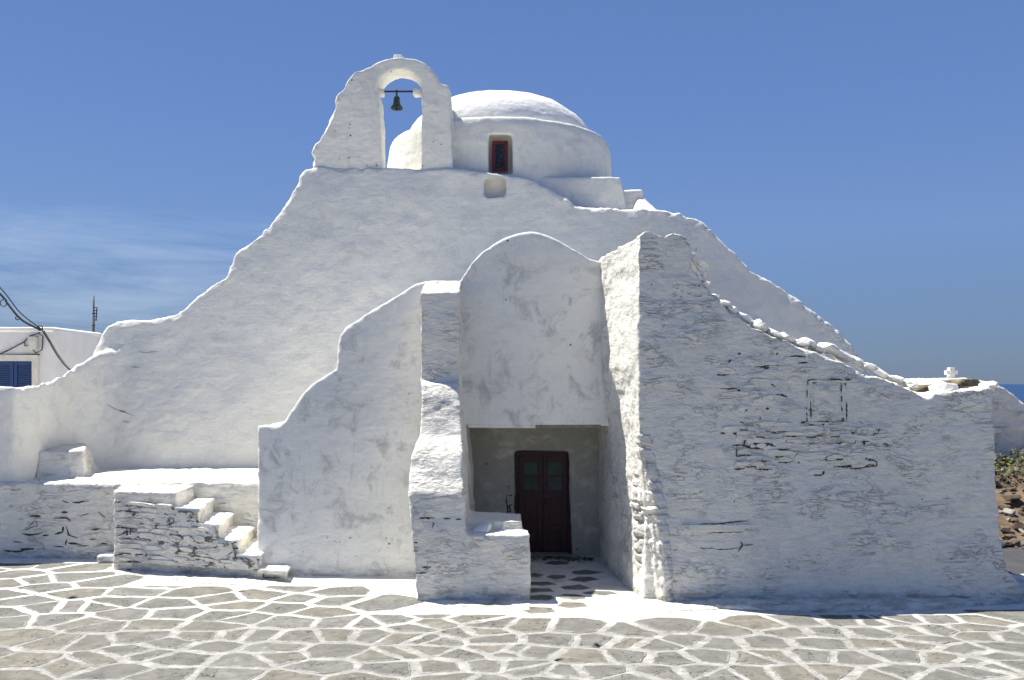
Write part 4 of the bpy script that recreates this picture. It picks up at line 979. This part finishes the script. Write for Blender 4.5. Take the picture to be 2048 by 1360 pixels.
o = bm_obj('wild_herbs', pl, M_GREEN, None, False, 'stuff'); tag(o, 'low green herbs growing on top of the rubble bank', 'plants')
o = bm_obj('yellow_flowers', fl_, M_YEL, None, False, 'stuff'); tag(o, 'tiny yellow flowers among the green herbs on the bank', 'flowers')

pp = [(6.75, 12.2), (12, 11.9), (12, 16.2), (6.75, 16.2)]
bm = bmesh.new(); bm.faces.new([bm.verts.new((x, y, .012)) for x, y in pp]); bm_obj('concrete_path', bm, simple('shade-darkened worn concrete', (.05, .05, .052), .9, .2, 3), None, False, 'structure')  # worn concrete, its colour darkened to include the shade lying on it
chap = empty('small_chapel', (11, 22, 0), 'low white vaulted chapel with a cross behind the right end of the wall', 'chapel')
ch_out = [(1780, 1000), (1780, 800), (1815, 778), (1850, 768), (1885, 758), (1945, 757), (1975, 762), (2000, 770), (2025, 784), (2045, 802), (2075, 828), (2130, 870), (2170, 1000)]
mass('chapel_wall', [prism(ch_out, 20.6, 24.5, .02)], M_ROUGH, chap, .05, 4, dsp(.02, .02, .01, .03, (3.5, 3.5, 5), seed=97))
cz = PX(1902, 758, 21.0)
cb = bmesh.new(); box_bm(cb, cz.x - .06, cz.x + .06, 20.92, 21.08, cz.z - .15, cz.z + .27, .015); box_bm(cb, cz.x - .135, cz.x - .058, 20.94, 21.06, cz.z + .10, cz.z + .20, .012); box_bm(cb, cz.x + .058, cz.x + .135, 20.94, 21.06, cz.z + .10, cz.z + .20, .012)
bm_obj('cross', cb, M_CLEAN, chap)
for k, (px, py, w) in enumerate([(1848, 777, 36), (1930, 765, 34), (1905, 773, 20)]):
    p = PX(px, py, 20.4); small_lump('roof_earth', p, w * 20.4 / F, .5, .16, M_DRY, chap, 60 + k)

# ------------------------------------------------------------------ left background: house, aerial, cables
hx = PX(110, 0, 25).x; hz = PX(110, 660, 25).z
house = empty('village_house', (hx - 5, 28, 0), 'flat roofed white house with a blue shuttered window at the left edge', 'house')
wl, wr, wt, wbm = PX(-60, 0, 25).x, PX(66, 0, 25).x, PX(0, 722, 25).z, 1.7
hb = bmesh.new()
box_bm(hb, -24, wl - .0, 25, 30, -.2, hz); box_bm(hb, wr, hx, 25, 27.9, -.2, hz - .001); box_bm(hb, wl, wr, 25.001, 27.9, wt, hz - .002); box_bm(hb, wl, wr, 25.002, 27.9, -.2, wbm); box_bm(hb, wl, wr, 25.3, 27.8, wbm, wt)
bm_obj('wall', hb, M_HOUSE, house)
pb_ = bmesh.new(); tube('', [(-24, 25.06, hz), (hx - .08, 25.06, hz), (hx - .06, 27.9, hz)], .085, None, bm_in=pb_)
bm_obj('parapet', pb_, M_CLEAN, house, True)
fr = bmesh.new(); tw = .17
box_bm(fr, wr, wr + tw, 24.93, 25.0, wbm, wt + tw); box_bm(fr, wl - tw, wr, 24.93, 25.0, wt, wt + tw); box_bm(fr, wl - tw, wl, 24.93, 25.0, wbm, wt)
win = bm_obj('window', fr, M_TRIM, house)
tot = wr - wl; nl = 3; lwid = tot / nl
for k in range(nl):
    a = wl + k * lwid + .01; b = a + lwid - .02; sb = bmesh.new()
    box_bm(sb, a, a + .09, 25.08, 25.13, wbm, wt); box_bm(sb, b - .09, b, 25.08, 25.13, wbm, wt); box_bm(sb, a + .09, b - .09, 25.083, 25.127, wt - .1, wt); 
    zz = wbm
    while zz < wt - .12:
        bmesh.ops.create_cube(sb, size=1, matrix=Matrix.Translation(((a + b) / 2, 25.11, zz + .03)) @ Matrix.Rotation(.6, 4, 'X') @ Matrix.Diagonal((b - a - .18, .012, .05, 1))); zz += .055
    bm_obj('shutter', sb, M_BLUE, win)
p = PX(66, 686, 24.9); box('meter_box', p.x - .11, p.x + .11, 24.82, 24.99, p.z - .17, p.z + .17, M_BOX, house, .015)
mb = bmesh.new()
for pts in ([(78, 668), (86, 672), (84, 700), (72, 706), (66, 700)], [(0, 708), (20, 699), (48, 684), (60, 672), (80, 665)], [(0, 711), (40, 710), (80, 709)], [(48, 684), (50, 692), (60, 690)]):
    tube('', [PX(a, b, 24.95) for a, b in pts], .016, None, bm_in=mb)
bm_obj('wiring', mb, M_CABLE, house, True)
# hut roof beyond with the aerial
far = empty('far_house', (PX(185, 0, 31).x, 32, 0), 'low far roof with a dry earth edge behind the house corner', 'house')
zt_ = PX(190, 667, 30).z
box('wall', PX(150, 0, 30).x, PX(330, 0, 30).x, 30, 33, -.2, zt_ - .1, M_HOUSE, far)
small = box('roof', PX(148, 0, 30).x, PX(334, 0, 30).x, 29.95, 33.1, zt_ - .1, zt_ + .03, M_DRY, far)
aer = empty('aerial', (PX(187, 0, 30.5).x, 30.5, zt_), 'thin weathered aerial mast with short rungs on the far roof', 'antenna')
tube('mast', [PX(187, 668, 30.5), PX(187.5, 630, 30.5), PX(187, 591, 30.5)], [.045, .035, .03], M_POLE, aer)
rb_ = bmesh.new(); tube('', [PX(194, 614, 30.5), PX(192, 641, 30.5)], .018, None, bm_in=rb_)
for yy in (615, 621, 627, 633, 640): tube('', [PX(187, yy, 30.5), PX(195, yy, 30.5)], .013, None, bm_in=rb_)
for yy in (627, 651): tube('', [PX(184, yy, 30.45), PX(190, yy, 30.45)], .02, None, bm_in=rb_)
bm_obj('rungs', rb_, M_IRON, aer, True)
def cat(pts, n=6):
    o_ = []
    P = [pts[0]] + pts + [pts[-1]]
    for i in range(1, len(P) - 2):
        for k in range(n):
            t = k / n; p0, p1, p2, p3 = P[i - 1:i + 3]
            o_.append(.5 * ((2 * p1) + (p2 - p0) * t + (2 * p0 - 5 * p1 + 4 * p2 - p3) * t * t + (3 * p1 - p0 - 3 * p2 + p3) * t ** 3))
    o_.append(P[-1]); return o_
dC = 24.6
def cable(name, pts, r, label, group=None):
    bm = bmesh.new(); tube('', cat([PX(a, b, d) for a, b, d in pts]), r, None, bm_in=bm)
    if group: 
        for c, rad in group:
            cc = PX(*c); tube('', [cc + Vector((math.cos(q) * rad, 0, math.sin(q) * rad)) for q in [i * 2 * math.pi / 14 for i in range(15)]], .014, None, bm_in=bm)
    return tag(bm_obj(name, bm, M_CABLE, None, True), label, 'cable')
cable('overhead_cable', [(-260, 330, 18), (-120, 452, 21), (0, 575, 23.5), (40, 625, 24.2), (84, 659, 24.7)], .016, 'upper thin black cable running down to the house corner')
cable('overhead_cable', [(-260, 350, 18), (-120, 470, 21), (0, 588, 23.5), (14, 606, 23.8), (38, 635, 24.2), (60, 650, 24.5), (86, 661, 24.75)], .028, 'lower thick black cable with loops running to the house corner', [((7, 606, 23.6), .09), ((35, 636, 24.0), .05), ((80, 656, 24.6), .07)])
cable('drop_cable', [(86, 661, 24.75), (100, 684, 24.6), (114, 708, 24.4), (130, 729, 24.2), (150, 748, 24.0)], .032, 'black cable dropping from the house corner behind the wall')
